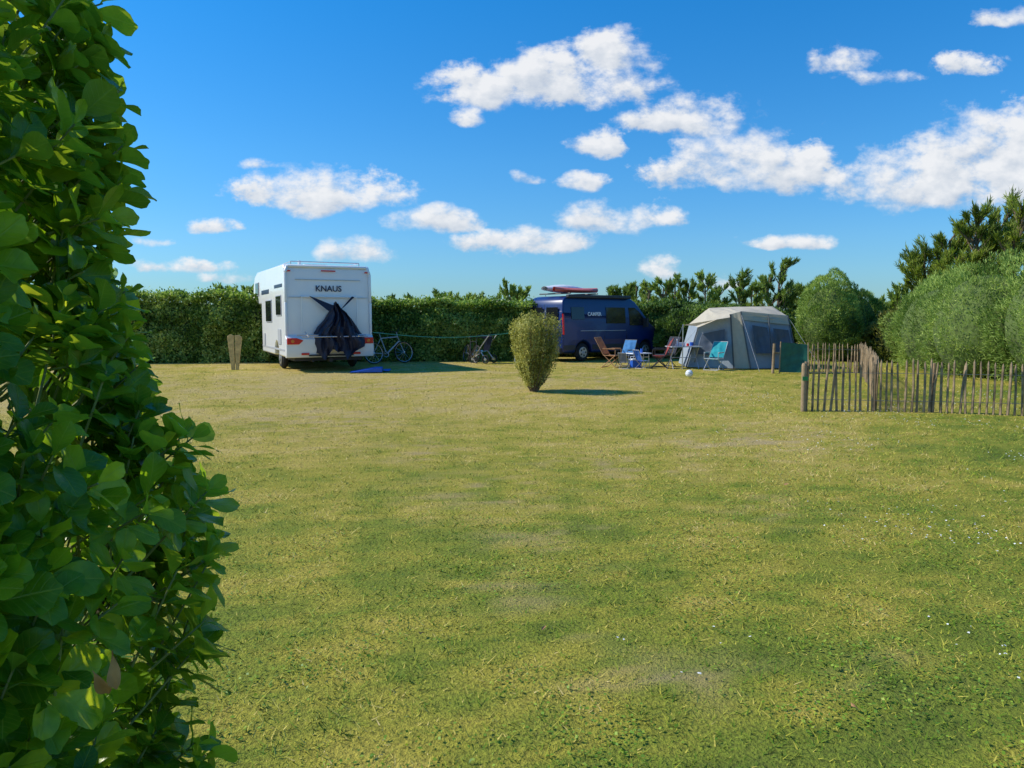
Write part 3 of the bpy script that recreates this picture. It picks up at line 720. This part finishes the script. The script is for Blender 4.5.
mb.box((2.0, 0, 3.16), (.7, .7, .12), m_white); mb.box((4.3, .3, 3.18), (.5, .5, .13), m_grey)
mb.tube((1.1, .6, 3.1), (1.1, .6, 3.28), .05, m_white)
mb.obj('rails_and_roof_hatches', mh, smooth=True)
text('lettering', 'KNAUS', .235, m_blacktext, mh, mat4((0, -1, 0), (0, 0, 1), (-1, 0, 0), (-.045, -.0, 2.40)))
mb = MB(); rows = []
zt = [2.02, 1.9, 1.7, 1.5, 1.3, 1.12, .95, .8, .66, .52]; hl = [.08, .16, .26, .34, .48, .62, .66, .72, .66, .62]; hr = [.10, .22, .32, .42, .58, .75, .92, .95, .90, .55]
for z, a, b_ in zip(zt, hl, hr):
    row = []
    for j in range(41):
        u = j / 40 * 2 - 1; yv = -.16 + (-u * (a if u < 0 else b_))
        fold = .07 * math.sin(u * 13 + z * 4) + .05 * math.sin(u * 27 - z * 6) + .03 * math.sin(z * 9 + u * 4)
        dep = -.30 - .30 * (1 - u * u) ** .5 * min(1, (2.3 - z) * 1.1) + fold
        dep = dep * (1 - abs(u) ** 6 * .55)
        hem = (.12 * math.cos(u * 6 + 1) + .07 * math.sin(u * 13)) * (1 if z < .9 else .25)
        row.append((dep, yv + .05 * math.sin(z * 7 + u), z + hem - .10 * abs(u) * (z > 1.8)))
    rows.append(row)
mb.grid(rows, m_navy)
for sy, ty in ((.0, .55), (-.3, -.70)):
    mb.add([(-.36, sy - .10, 1.9), (-.13, ty - .04, 2.17), (-.13, ty + .04, 2.19), (-.36, sy + .08, 1.75)], [(0, 1, 2, 3)], m_navy)
mb.obj('bicycle_cover', mh, smooth=True)
mb = MB()
for y0 in (-.8, .8): mb.path([(-.14, y0 * .9, 1.15), (-.62, y0 * .9, 1.02)], .02, m_alu)
mb.path([(-.60, -1.0, 1.02), (-.60, .9, 1.02)], .018, m_alu); mb.path([(-.35, -1.0, 1.06), (-.35, 1.0, 1.06)], .018, m_alu)
mb.obj('bicycle_rack', mh)

# ------------------------------------------------------------------ blue camper van
van = empty('camper_van', (1.2, 27.4, 0), R(38.7))
def tum(v):
    k = 1 - .13 * max(0, (v.z - 1.05) / 1.4) ** 1.4 - .05 * max(0, (v.x - 4.5) / .9)
    return Vector((v.x, v.y * k, v.z))
mb = MB()
prof = [(0.02, .35), (0, .5), (0, 1.2), (.03, 1.8), (.09, 2.2), (.2, 2.34), (.4, 2.40), (1.5, 2.42), (2.5, 2.42), (3.3, 2.40), (3.7, 2.34), (3.95, 2.2), (4.65, 1.5), (4.78, 1.38), (5.1, 1.22), (5.3, 1.02), (5.4, .75), (5.4, .35), (4.93, .33)] + arc(4.5, .33, .42, 0, math.pi)[1:] + [(1.47, .33)] + arc(1.05, .33, .42, 0, math.pi)[1:]
mb.prism(prof, -1.0, 1.0, m_bluepaint)
bmv = mb.obj('body', van)
bm = bmesh.new(); bm.from_mesh(bmv.data)
for zz in (.8, 1.05, 1.3, 1.55, 1.8, 2.05, 2.25):
    bmesh.ops.bisect_plane(bm, geom=bm.verts[:] + bm.edges[:] + bm.faces[:], plane_co=(0, 0, zz), plane_no=(0, 0, 1))
for v in bm.verts: v.co = tum(v.co)
bm.to_mesh(bmv.data); bm.free()
md = bmv.modifiers.new('b', 'BEVEL'); md.width = .06; md.segments = 3; md.limit_method = 'ANGLE'; md.angle_limit = R(40)
bmv.data.polygons.foreach_set('use_smooth', [True] * len(bmv.data.polygons))
def sidepanel(mb, pts, s, mat, d=.012):
    vs = []
    for off in (-.02, d):
        for p in pts:
            q = tum(Vector((p[0], 1.0, p[1]))); vs.append((p[0], s * (q.y + off), p[1]))
    n = len(pts); mb.add(vs, [tuple(range(n)), tuple(range(n, 2 * n))] + [(i, (i + 1) % n, n + (i + 1) % n, n + i) for i in range(n)], mat)
mb = MB()
for s in (1, -1):
    sidepanel(mb, [(3.55, 1.32), (3.5, 2.0), (3.85, 2.0), (4.1, 1.85), (4.52, 1.42), (4.5, 1.32)], s, m_glass)
    for (x0, x1, z0, z1) in [(2.25, 3.3, 1.4, 2.0), (.45, 1.1, 1.55, 2.0)]:
        sidepanel(mb, [(x0, z0), (x0, z1), (x1, z1), (x1, z0)], s, m_glass, .02)
    sidepanel(mb, [(1.5, .45), (1.5, .62), (4.05, .62), (4.05, .45)], s, m_dgrey, .02)
    sidepanel(mb, [(0.05, .45), (0.05, .62), (.62, .62), (.62, .45)], s, m_dgrey, .02)
    for xx in (2.15, 3.38): sidepanel(mb, [(xx, .64), (xx, 2.1), (xx + .012, 2.1), (xx + .012, .64)], s, m_black, .003)
    sidepanel(mb, [(.9, 1.12), (.9, 1.14), (3.3, 1.14), (3.3, 1.12)], s, m_grey, .003)
    mb.box((4.35, s * 1.1, 1.42), (.1, .2, .34), m_dgrey)
    sidepanel(mb, [(.02, 1.0), (.02, 1.75), (.09, 1.75), (.09, 1.0)], s, m_red, .012)
mb.obj('side_windows_and_trim', van, bevel=.004)
mb = MB()
mb.add([(4.01, -.80, 2.2), (4.01, .80, 2.2), (4.68, .88, 1.52), (4.68, -.88, 1.52)], [(0, 1, 2, 3)], m_glass)
mb.box((-.006, .42, 1.68), (.02, .62, .62), m_glass); mb.box((-.006, -.42, 1.68), (.02, .62, .62), m_glass)
mb.box((-.01, 0, 1.3), (.012, .015, 1.6), m_dgrey)
mb.box((-.05, 0, .42), (.12, 1.9, .2), m_dgrey); mb.box((5.38, 0, .5), (.12, 1.8, .36), m_dgrey)
mb.box((-.02, .4, .95), (.015, .5, .12), m_lettw)
for s in (1, -1): mb.prism([(s * .6, .85), (s * .9, .95), (s * .88, 1.1), (s * .6, 1.0)], 5.15, 5.39, m_rim, axis='x')
mb.obj('rear_and_front_trim', van, bevel=.008)
mb = MB(); mb.box((1.9, -.95, 2.39), (3.3, .16, .12), m_dgrey); mb.obj('awning_case', van, bevel=.03)
for i, (x, s) in enumerate([(1.05, 1), (1.05, -1), (4.5, 1), (4.5, -1)]): wheel('wheel_%d' % (i + 1), (x, s * .87, .34), .34, .22, s, van)
mb = MB(); mb.box((2.7, 0, .36), (4.9, 1.6, .14), m_dgrey); mb.box((1.05, 0, .6), (.84, 1.5, .4), m_dgrey); mb.box((4.5, 0, .6), (.84, 1.5, .4), m_dgrey); mb.obj('underbody', van)
text('lettering', 'CAMPER', .19, m_lettw, van, mat4((1, 0, 0), (0, 0.09, 1), (0, -1, 0.09), (1.62, -.975, 1.74)))
mb = MB(); rows = []
for i in range(9):
    t = i / 8; wv = .36 * math.sin(math.pi * min(max(t, .06), .94)) ** .4; row = []
    for j in range(13):
        a = 2 * math.pi * j / 12; row.append((.25 + t * 1.9, .3 + wv * math.cos(a), 2.70 + .16 * math.sin(a) * (math.sin(math.pi * min(max(t, .08), .92)) ** .5)))
    rows.append(row)
mb.grid(rows, m_lettw); mb.obj('roof_box', van, smooth=True)
mb = MB(); rows = []
m_board = simple_mat('board_red', (.68, .16, .12), .4)
for i in range(11):
    t = i / 10; wv = .30 * math.sin(math.pi * min(max(t, .03), .97)) ** .6; row = []
    for j in range(9):
        a = 2 * math.pi * j / 8; row.append((.05 + t * 2.2, -.45 + wv * math.cos(a), 2.62 + .09 * math.sin(a) + .12 * (t - .5) ** 2))
    rows.append(row)
mb.grid(rows, m_board); mb.path([(.5, -.85, 2.50), (.5, .85, 2.50)], .025, m_black); mb.path([(1.9, -.85, 2.50), (1.9, .85, 2.50)], .025, m_black)
mb.obj('surfboard_on_rack', van, smooth=True)

# ------------------------------------------------------------------ tent
m_tbeige = simple_mat('tent_canvas_beige', (0.55, 0.49, 0.38), .85, var=.06, bump=.3, bscale=30, trans=.15)
m_tgrey = simple_mat('tent_canvas_grey', (0.31, 0.37, 0.44), .85, var=.08, bump=.3, bscale=30, trans=.15)
m_tdark = simple_mat('tent_window_mesh', (0.07, 0.09, 0.125), .6)
m_tband = simple_mat('tent_band', (0.10, 0.11, 0.12), .8)
tent = empty('tent', (7.3, 23.4, 0), R(-4))
def sheet(mb, a, b, c, d, mat, n=10, sag=.05):
    a, b, c, d = map(Vector, (a, b, c, d)); nr = (b - a).cross(d - a).normalized(); rows = []
    for i in range(n + 1):
        v = i / n; row = []
        for j in range(n + 1):
            u = j / n; p = a.lerp(b, u).lerp(d.lerp(c, u), v); k = math.sin(math.pi * u) * math.sin(math.pi * v)
            row.append(p - nr * (sag * k + .022 * math.sin(u * 14 + v * 5) * k + .012 * math.sin(v * 19 - u * 7) * k))
        rows.append(row)
    mb.grid(rows, mat)
mb = MB()
A = (-1.72, .25, .03); B = (-.35, -.35, .03); C = (.15, -.4, .03); D = (1.78, .1, .03)
A1 = (-1.35, .35, 1.30); B1 = (-.42, -.02, 1.72); C1 = (-.12, -.05, 1.80); D1 = (1.45, .35, 1.66)
E = (1.8, 2.6, .03); E1 = (1.5, 2.3, 1.55); Fv = (-1.6, 2.6, .03); F1 = (-1.3, 2.3, 1.4)
K0 = (-.85, 1.2, 1.93); K1 = (1.2, 1.2, 1.98)
sheet(mb, A, B, B1, A1, m_tgrey); sheet(mb, B, C, C1, B1, m_tbeige); sheet(mb, C, D, D1, C1, m_tgrey)
sheet(mb, D, E, E1, D1, m_tgrey); sheet(mb, E, Fv, F1, E1, m_tgrey); sheet(mb, Fv, A, A1, F1, m_tgrey)
mb.obj('walls', tent, smooth=True)
mb = MB()
sheet(mb, A1, B1, K0, K0, m_tbeige, sag=-.05)
sheet(mb, B1, C1, (0, 1.2, 1.97), K0, m_tbeige, sag=-.03); sheet(mb, C1, D1, K1, (0, 1.2, 1.97), m_tbeige, sag=-.05)
sheet(mb, K0, K1, E1, F1, m_tbeige, sag=-.05); sheet(mb, F1, A1, K0, K0, m_tbeige, sag=-.03); sheet(mb, D1, E1, K1, K1, m_tbeige, sag=-.03)
sheet(mb, (-.1, -.13, 1.55), (1.52, .26, 1.38), (1.47, .32, 1.675), (-.12, -.08, 1.815), m_tbeige, sag=.02)
sheet(mb, (-1.95, -.35, 1.38), (-.5, -.35, 1.62), (-.45, .0, 1.76), (-1.40, .35, 1.34), m_tbeige, sag=.03)
mb.obj('roof', tent, smooth=True)
mb = MB()
sheet(mb, (-1.42, .06, .45), (-.62, -.26, .45), (-.60, -.12, 1.25), (-1.25, .18, 1.1), m_tdark, sag=.05)
sheet(mb, (.32, -.36, .5), (.82, -.24, .5), (.72, -.08, 1.3), (.22, -.20, 1.38), m_tdark, sag=.05)
sheet(mb, (.98, -.21, .5), (1.55, -.05, .5), (1.42, .10, 1.22), (.9, -.06, 1.28), m_tdark, sag=.05)
mb.obj('windows', tent, smooth=True)
mb = MB()
for p, q in [(B, B1), (C, C1), (D, D1), (A, A1)]: mb.tube((p[0], p[1] - .04, p[2]), (q[0], q[1] - .04, q[2]), .022, m_tband)
mb.tube((.87, -.29, .05), (.78, .08, 1.7), .018, m_tband)
mb.tube((-1.93, -.33, 0), (-1.93, -.33, 1.4), .018, m_alu)
for p, q in [((-1.93, -.33, 1.4), (-2.5, -.9, 0)), (D1, (2.3, -.5, 0)), (C1, (.2, -1.3, 0)), (A1, (-2.4, .2, 0)), (E1, (2.6, 3, 0))]: mb.tube(p, q, .005, m_grey, n=4)
mb.obj('poles_and_guy_lines', tent)

# ------------------------------------------------------------------ camping furniture
def camp_chair(loc, rot, cloth, frame, s=1.0, recl=.25):
    e = empty('camping_chair', loc, rot, s); mb = MB(); w_ = .27
    for sx in (-w_, w_):
        mb.path([(sx, -.26, 0), (sx, .20, .44)], .013, frame); mb.path([(sx, .28, 0), (sx, -.22, .42)], .013, frame)
        mb.path([(sx, -.22, .42), (sx, .20, .42), (sx, .22 + recl, 1.02)], .013, frame)
        mb.path([(sx, -.22, .42), (sx, -.22, .62), (sx, .24, .64)], .012, frame); mb.box((sx, 0, .65), (.05, .42, .02), frame)
    for y, z in ((-.26, .015), (.28, .015), (-.22, .42), (.22 + recl, 1.02)): mb.path([(-w_, y, z), (w_, y, z)], .012, frame)
    mb.obj('frame', e)
    mb = MB(); sheet(mb, (-w_, -.22, .43), (w_, -.22, .43), (w_, .2, .42), (-w_, .2, .42), cloth, sag=.04)
    sheet(mb, (-w_, .2, .46), (w_, .2, .46), (w_, .21 + recl, 1.01), (-w_, .21 + recl, 1.01), cloth, sag=-.04)
    mb.obj('cloth', e, smooth=True)
cl = {k: simple_mat('cloth_' + k, c, .8, var=.15, trans=.25) for k, c in dict(brown=(.36, .14, .06), blue=(.03, .14, .5), red=(.30, .05, .04), teal=(.01, .34, .40), sky=(.05, .22, .5), grey=(.2, .2, .22), dark=(.02, .025, .05)).items()}
m_cwood = simple_mat('chair_wood', (.4, .2, .09), .6, var=.2)
camp_chair((3.25, 24.0, 0), R(60), cl['brown'], m_cwood, .95, .32)
camp_chair((3.75, 24.6, 0), R(-40), cl['sky'], m_black, .85)
camp_chair((4.15, 23.5, 0), R(120), cl['blue'], m_alu, .58)
camp_chair((4.70, 23.6, 0), R(-100), cl['red'], m_black, .95)
camp_chair((5.05, 24.4, 0), R(-60), cl['dark'], m_black, .95)
camp_chair((6.2, 22.7, 0), R(-40), cl['teal'], m_grey, .85, .35)
camp_chair((3.55, 23.3, 0), R(150), cl['grey'], m_alu, .5)
tb = empty('camping_table', (5.45, 23.5, 0), R(8)); mb = MB()
mb.box((0, 0, .70), (1.0, .62, .03), m_grey)
for sx in (-.42, .42):
    mb.path([(sx, -.26, 0), (sx, .24, .69)], .013, m_alu); mb.path([(sx, .26, 0), (sx, -.24, .69)], .013, m_alu)
mb.path([(-.42, 0, .35), (.42, 0, .35)], .01, m_alu); mb.obj('table', tb)
mb = MB(); mb.tube((-.2, .05, .715), (-.2, .05, .93), .045, m_lettw, .02, n=12); mb.tube((.1, -.1, .715), (.1, -.1, .8), .04, m_red, n=12); mb.tube((.3, .1, .715), (.3, .1, .83), .05, m_bluemat, .06, n=12); mb.box((-.02, .15, .77), (.2, .15, .11), m_lettw); mb.obj('tableware', tb)
lt = empty('side_table', (4.15, 24.2, 0), R(20)); mb = MB(); mb.box((0, 0, .45), (.7, .45, .025), m_lettw)
for sx in (-.3, .3):
    for sy in (-.18, .18): mb.tube((sx, sy, 0), (sx * .9, sy * .9, .44), .012, m_alu)
mb.tube((.1, 0, .462), (.1, 0, .6), .04, m_bluemat, n=10); mb.obj('table', lt)
mb = MB(); mb.ball((0, 0, 0), .10, m_lettw, n=12); mb.ring((0, 0, 0), (.4, .2, 1), .098, .004, m_black, n=24, m=5)
bl = mb.obj('ball', smooth=True); bl.location = (4.78, 19.9, .11)
mb = MB(); mb.box((0, 0, .13), (.32, .22, .24), m_bluemat); mb.box((0, 0, .27), (.35, .25, .04), m_lettw); mb.path([(-.18, 0, .22), (-.18, 0, .36), (.18, 0, .36), (.18, 0, .22)], .012, m_lettw); o = mb.obj('cool_box', bevel=.015); o.location = (4.0, 23.9, 0); o.rotation_euler.z = .3

mb = MB()
mb.prism([(0, 0), (.75, .13), (.95, .13), (.95, 0)], -.12, .12, m_bluemat); mb.prism([(0, 0.0), (.75, .13), (.95, .13), (.95, 0)], .2, .44, m_bluemat)
o = mb.obj('levelling_ramps', bevel=.01); o.location = (-4.75, 21.55, .02); o.rotation_euler.z = R(8)
mb = MB(); rows = [[(j * .12, i * .10, .05 + .035 * math.sin(j * 1.7 + i) * math.cos(i * 2.1)) for j in range(8)] for i in range(5)]; mb.grid(rows, m_bluemat); o = mb.obj('folded_groundsheet', smooth=True); o.location = (-4.5, 22.0, 0)

def bicycle(loc, rotz, lean, col, s=1.0):
    e = empty('bicycle', loc, rotz, s); e.rotation_euler = (lean, 0, rotz); mb = MB()
    for x in (-.52, .52):
        mb.ring((x, 0, .34), (0, 1, 0), .315, .022, m_rubber, n=32, m=6); mb.ring((x, 0, .34), (0, 1, 0), .295, .008, m_alu, n=32, m=5)
        for k in range(14):
            a = k * 2 * math.pi / 14; mb.tube((x, 0, .34), (x + .29 * math.cos(a), 0, .34 + .29 * math.sin(a)), .0025, m_alu, n=3, caps=False)
        mb.tube((x, -.04, .34), (x, .04, .34), .02, m_alu)
    mb.obj('wheels', e, smooth=True)
    mb = MB(); bb = (-.08, 0, .30); st = (-.24, 0, .78); hd = (.34, 0, .82); hb = (.37, 0, .68)
    for p, q, r in [(bb, st, .018), (st, hd, .018), (bb, hb, .022), (bb, (-.52, 0, .34), .012), (st, (-.52, 0, .34), .01), (hd, (.52, 0, .34), .014), (hd, (.31, 0, .98), .014), (st, (-.28, 0, .92), .014)]: mb.tube(p, q, r, col)
    mb.obj('frame', e, smooth=True)
    mb = MB(); mb.path([(.24, -.28, 1.02), (.31, -.1, .98), (.31, .1, .98), (.24, .28, 1.02)], .014, m_black); mb.prism([(-.42, .93), (-.40, .97), (-.14, .96), (-.14, .93)], -.06, .06, m_black)
    mb.ring((-.08, .04, .30), (0, 1, 0), .09, .008, m_alu, n=20, m=5); mb.tube((-.08, .04, .30), (.06, .09, .22), .01, m_black); mb.tube((-.08, -.04, .30), (-.22, -.09, .38), .01, m_black)
    mb.obj('saddle_and_handlebar', e, smooth=True)
bicycle((-4.3, 26.0, 0), R(38), R(-8), m_grey, 1.15)
bicycle((-1.5, 26.6, 0), R(-65), R(-8), m_black, .95)
stl = empty('stroller', (-1.05, 26.2, 0), R(150)); mb = MB()
for p in ((-.3, -.28, .16), (-.3, .28, .16), (.42, 0, .14)): mb.ring(p, (0, 1, 0), .13, .025, m_rubber, n=20, m=6); mb.tube((p[0], p[1] - .03, p[2]), (p[0], p[1] + .03, p[2]), .05, m_alu, n=10)
for s in (-.26, .26): mb.path([(-.3, s, .16), (-.02, s * .9, .5), (-.45, s, 1.02)], .016, m_alu); mb.path([(.42, 0, .16), (-.02, s * .9, .5)], .016, m_alu)
mb.path([(-.45, -.26, 1.02), (-.45, .26, 1.02)], .02, m_black); mb.obj('frame', stl, smooth=True)
mb = MB(); sheet(mb, (.2, -.22, .45), (.2, .22, .45), (-.15, .22, .45), (-.15, -.22, .45), cl['sky'], sag=.04); sheet(mb, (-.15, -.22, .45), (-.15, .22, .45), (-.3, .22, .95), (-.3, -.22, .95), cl['dark'], sag=.04); sheet(mb, (-.3, -.24, .95), (-.3, .24, .95), (.12, .24, 1.0), (.12, -.24, 1.0), cl['dark'], sag=-.08); mb.obj('seat', stl, smooth=True)

m_rope = simple_mat('green_rope', (.10, .42, .28), .6)
mb = MB(); p0 = Vector((-4.35, 23.2, 1.15)); p1 = Vector((.1, 25.6, 1.1)); last = p0
for i in range(1, 17):
    t = i / 16; q = p0.lerp(p1, t); q.z -= .16 * math.sin(math.pi * t); mb.tube(last, q, .010, m_rope, n=5); last = q
mb.tube((.1, 25.6, 0), (.1, 25.6, 1.15), .02, m_alu); mb.obj('clothes_line')

# ------------------------------------------------------------------ fence
m_stake = simple_mat('chestnut_paling', (.29, .205, .12), .9, var=.55, nscale=7, bump=.6, bscale=40)
m_post = simple_mat('fence_post_wood', (.30, .21, .12), .9, var=.35, nscale=6, bump=.6)
m_wire = simple_mat('fence_wire', (.25, .25, .25), .5, metal=.7)
def paling(name, pts, h=.86, step=.098, seed=1):
    rg = np.random.default_rng(seed); root = empty(name, (0, 0, 0)); mb = MB(); mp = MB(); mw = MB()
    for a, b in zip(pts[:-1], pts[1:]):
        a = Vector((*a, 0)); b = Vector((*b, 0)); Ld = (b - a).length; n = int(Ld / step); d = (b - a) / Ld
        for i in range(n + 1):
            p = a + d * (i * step + rg.normal(0, .010)); hh = h + rg.normal(0, .03); l = Vector((rg.normal(0, .022), rg.normal(0, .02), 0)); r = rg.uniform(.017, .025)
            z0 = float(gz(np.array(p.x), np.array(p.y)))
            m1 = p + l * .5 + Vector((rg.normal(0, .006), rg.normal(0, .006), hh * .5 + z0))
            mb.tube(p + Vector((0, 0, z0 - .03)), m1, r, m_stake, r * .95, n=5, caps=False); t1 = p + l + Vector((0, 0, hh - .06 + z0))
            mb.tube(m1, t1, r * .95, m_stake, r * .85, n=5, caps=False); mb.tube(t1, t1 + Vector((0, 0, .06)), r * .85, m_stake, .004, n=5)
        k = max(1, round(Ld / 1.9))
        for i in range(k + 1):
            p = a + (b - a) * (i / k) + Vector((0, .06, 0)); mp.tube(p, p + Vector((rg.normal(0, .015), rg.normal(0, .015), h + rg.uniform(-.04, .0))), .030, m_post, .026, n=8)
        for z in (.22, .68):
            for o in (.026, -.026): mw.tube(a + Vector((0, o, z)), b + Vector((0, o, z)), .003, m_wire, n=4)
    mb.obj('palings', root); mp.obj('posts', root); mw.obj('wires', root)
    return root
paling('paling_fence', [(5.02, 12.55), (7.0, 12.2), (9.6, 11.5)], seed=1)
paling('paling_fence', [(8.5, 22.3), (10.2, 21.6), (8.3, 17.0), (6.15, 12.42)], seed=2)
mb = MB(); mb.tube((4.96, 12.5, 0), (4.95, 12.5, .80), .045, m_post, .043, n=12); mb.tube((4.95, 12.5, .80), (4.95, 12.5, .84), .043, m_post, .03, n=12)
mb.box((4.95, 12.44, .58), (.09, .012, .07), simple_mat('pitch_number_green', (.02, .22, .06), .5)); mb.obj('fence_post', smooth=True)
m_green = simple_mat('dark_green_tarp', (.008, .11, .08), .6, var=.25, bump=.4, bscale=10)
wb = empty('windbreak', (8.0, 21.4, 0), R(-8)); mb = MB()
sheet(mb, (-.22, 0, .03), (.56, -.05, .03), (.52, 0, .84), (-.20, 0, .90), m_green, sag=.04); sheet(mb, (.56, -.05, .03), (.66, .6, .03), (.62, .6, .8), (.52, 0, .84), m_green, sag=.04)
mb.obj('cloth', wb, smooth=True)
mb = MB(); mb.tube((-.42, 0, 0), (-.40, 0, .86), .04, m_post, .038); mb.tube((-.24, 0, 0), (-.22, 0, .92), .018, m_post); mb.tube((.56, -.05, 0), (.54, 0, .9), .018, m_post); mb.tube((-.42, .02, .6), (-.22, .02, .6), .02, m_post); mb.obj('posts', wb)
mk = empty('wooden_marker_post', (-8.6, 22.9, 0), R(15)); mb = MB()
m_pale = simple_mat('pale_wood', (.50, .36, .15), .85, var=.3, nscale=9, bump=.4)
mb.prism([(-.10, 0), (-.19, 1.04), (-.10, 1.10), (.0, 1.06), (.01, 0)], -.03, .03, m_pale); mb.prism([(.03, 0), (.03, 1.06), (.16, 1.08), (.24, 1.0), (.12, 0)], -.045, .015, m_pale)
mb.obj('split_posts', mk, bevel=.008)

# ------------------------------------------------------------------ camera
cd = bpy.data.cameras.new('camera'); cd.lens = 26.0; cd.sensor_width = 36; cd.clip_start = .05; cd.clip_end = 4000
co = bpy.data.objects.new('camera', cd); COL.objects.link(co); co.location = (0, 0, 1.6); co.rotation_euler = (R(90) - PITCH, 0, 0)
scene.camera = co
scene.view_settings.view_transform = 'Standard'; scene.view_settings.look = 'None'; scene.view_settings.exposure = 0
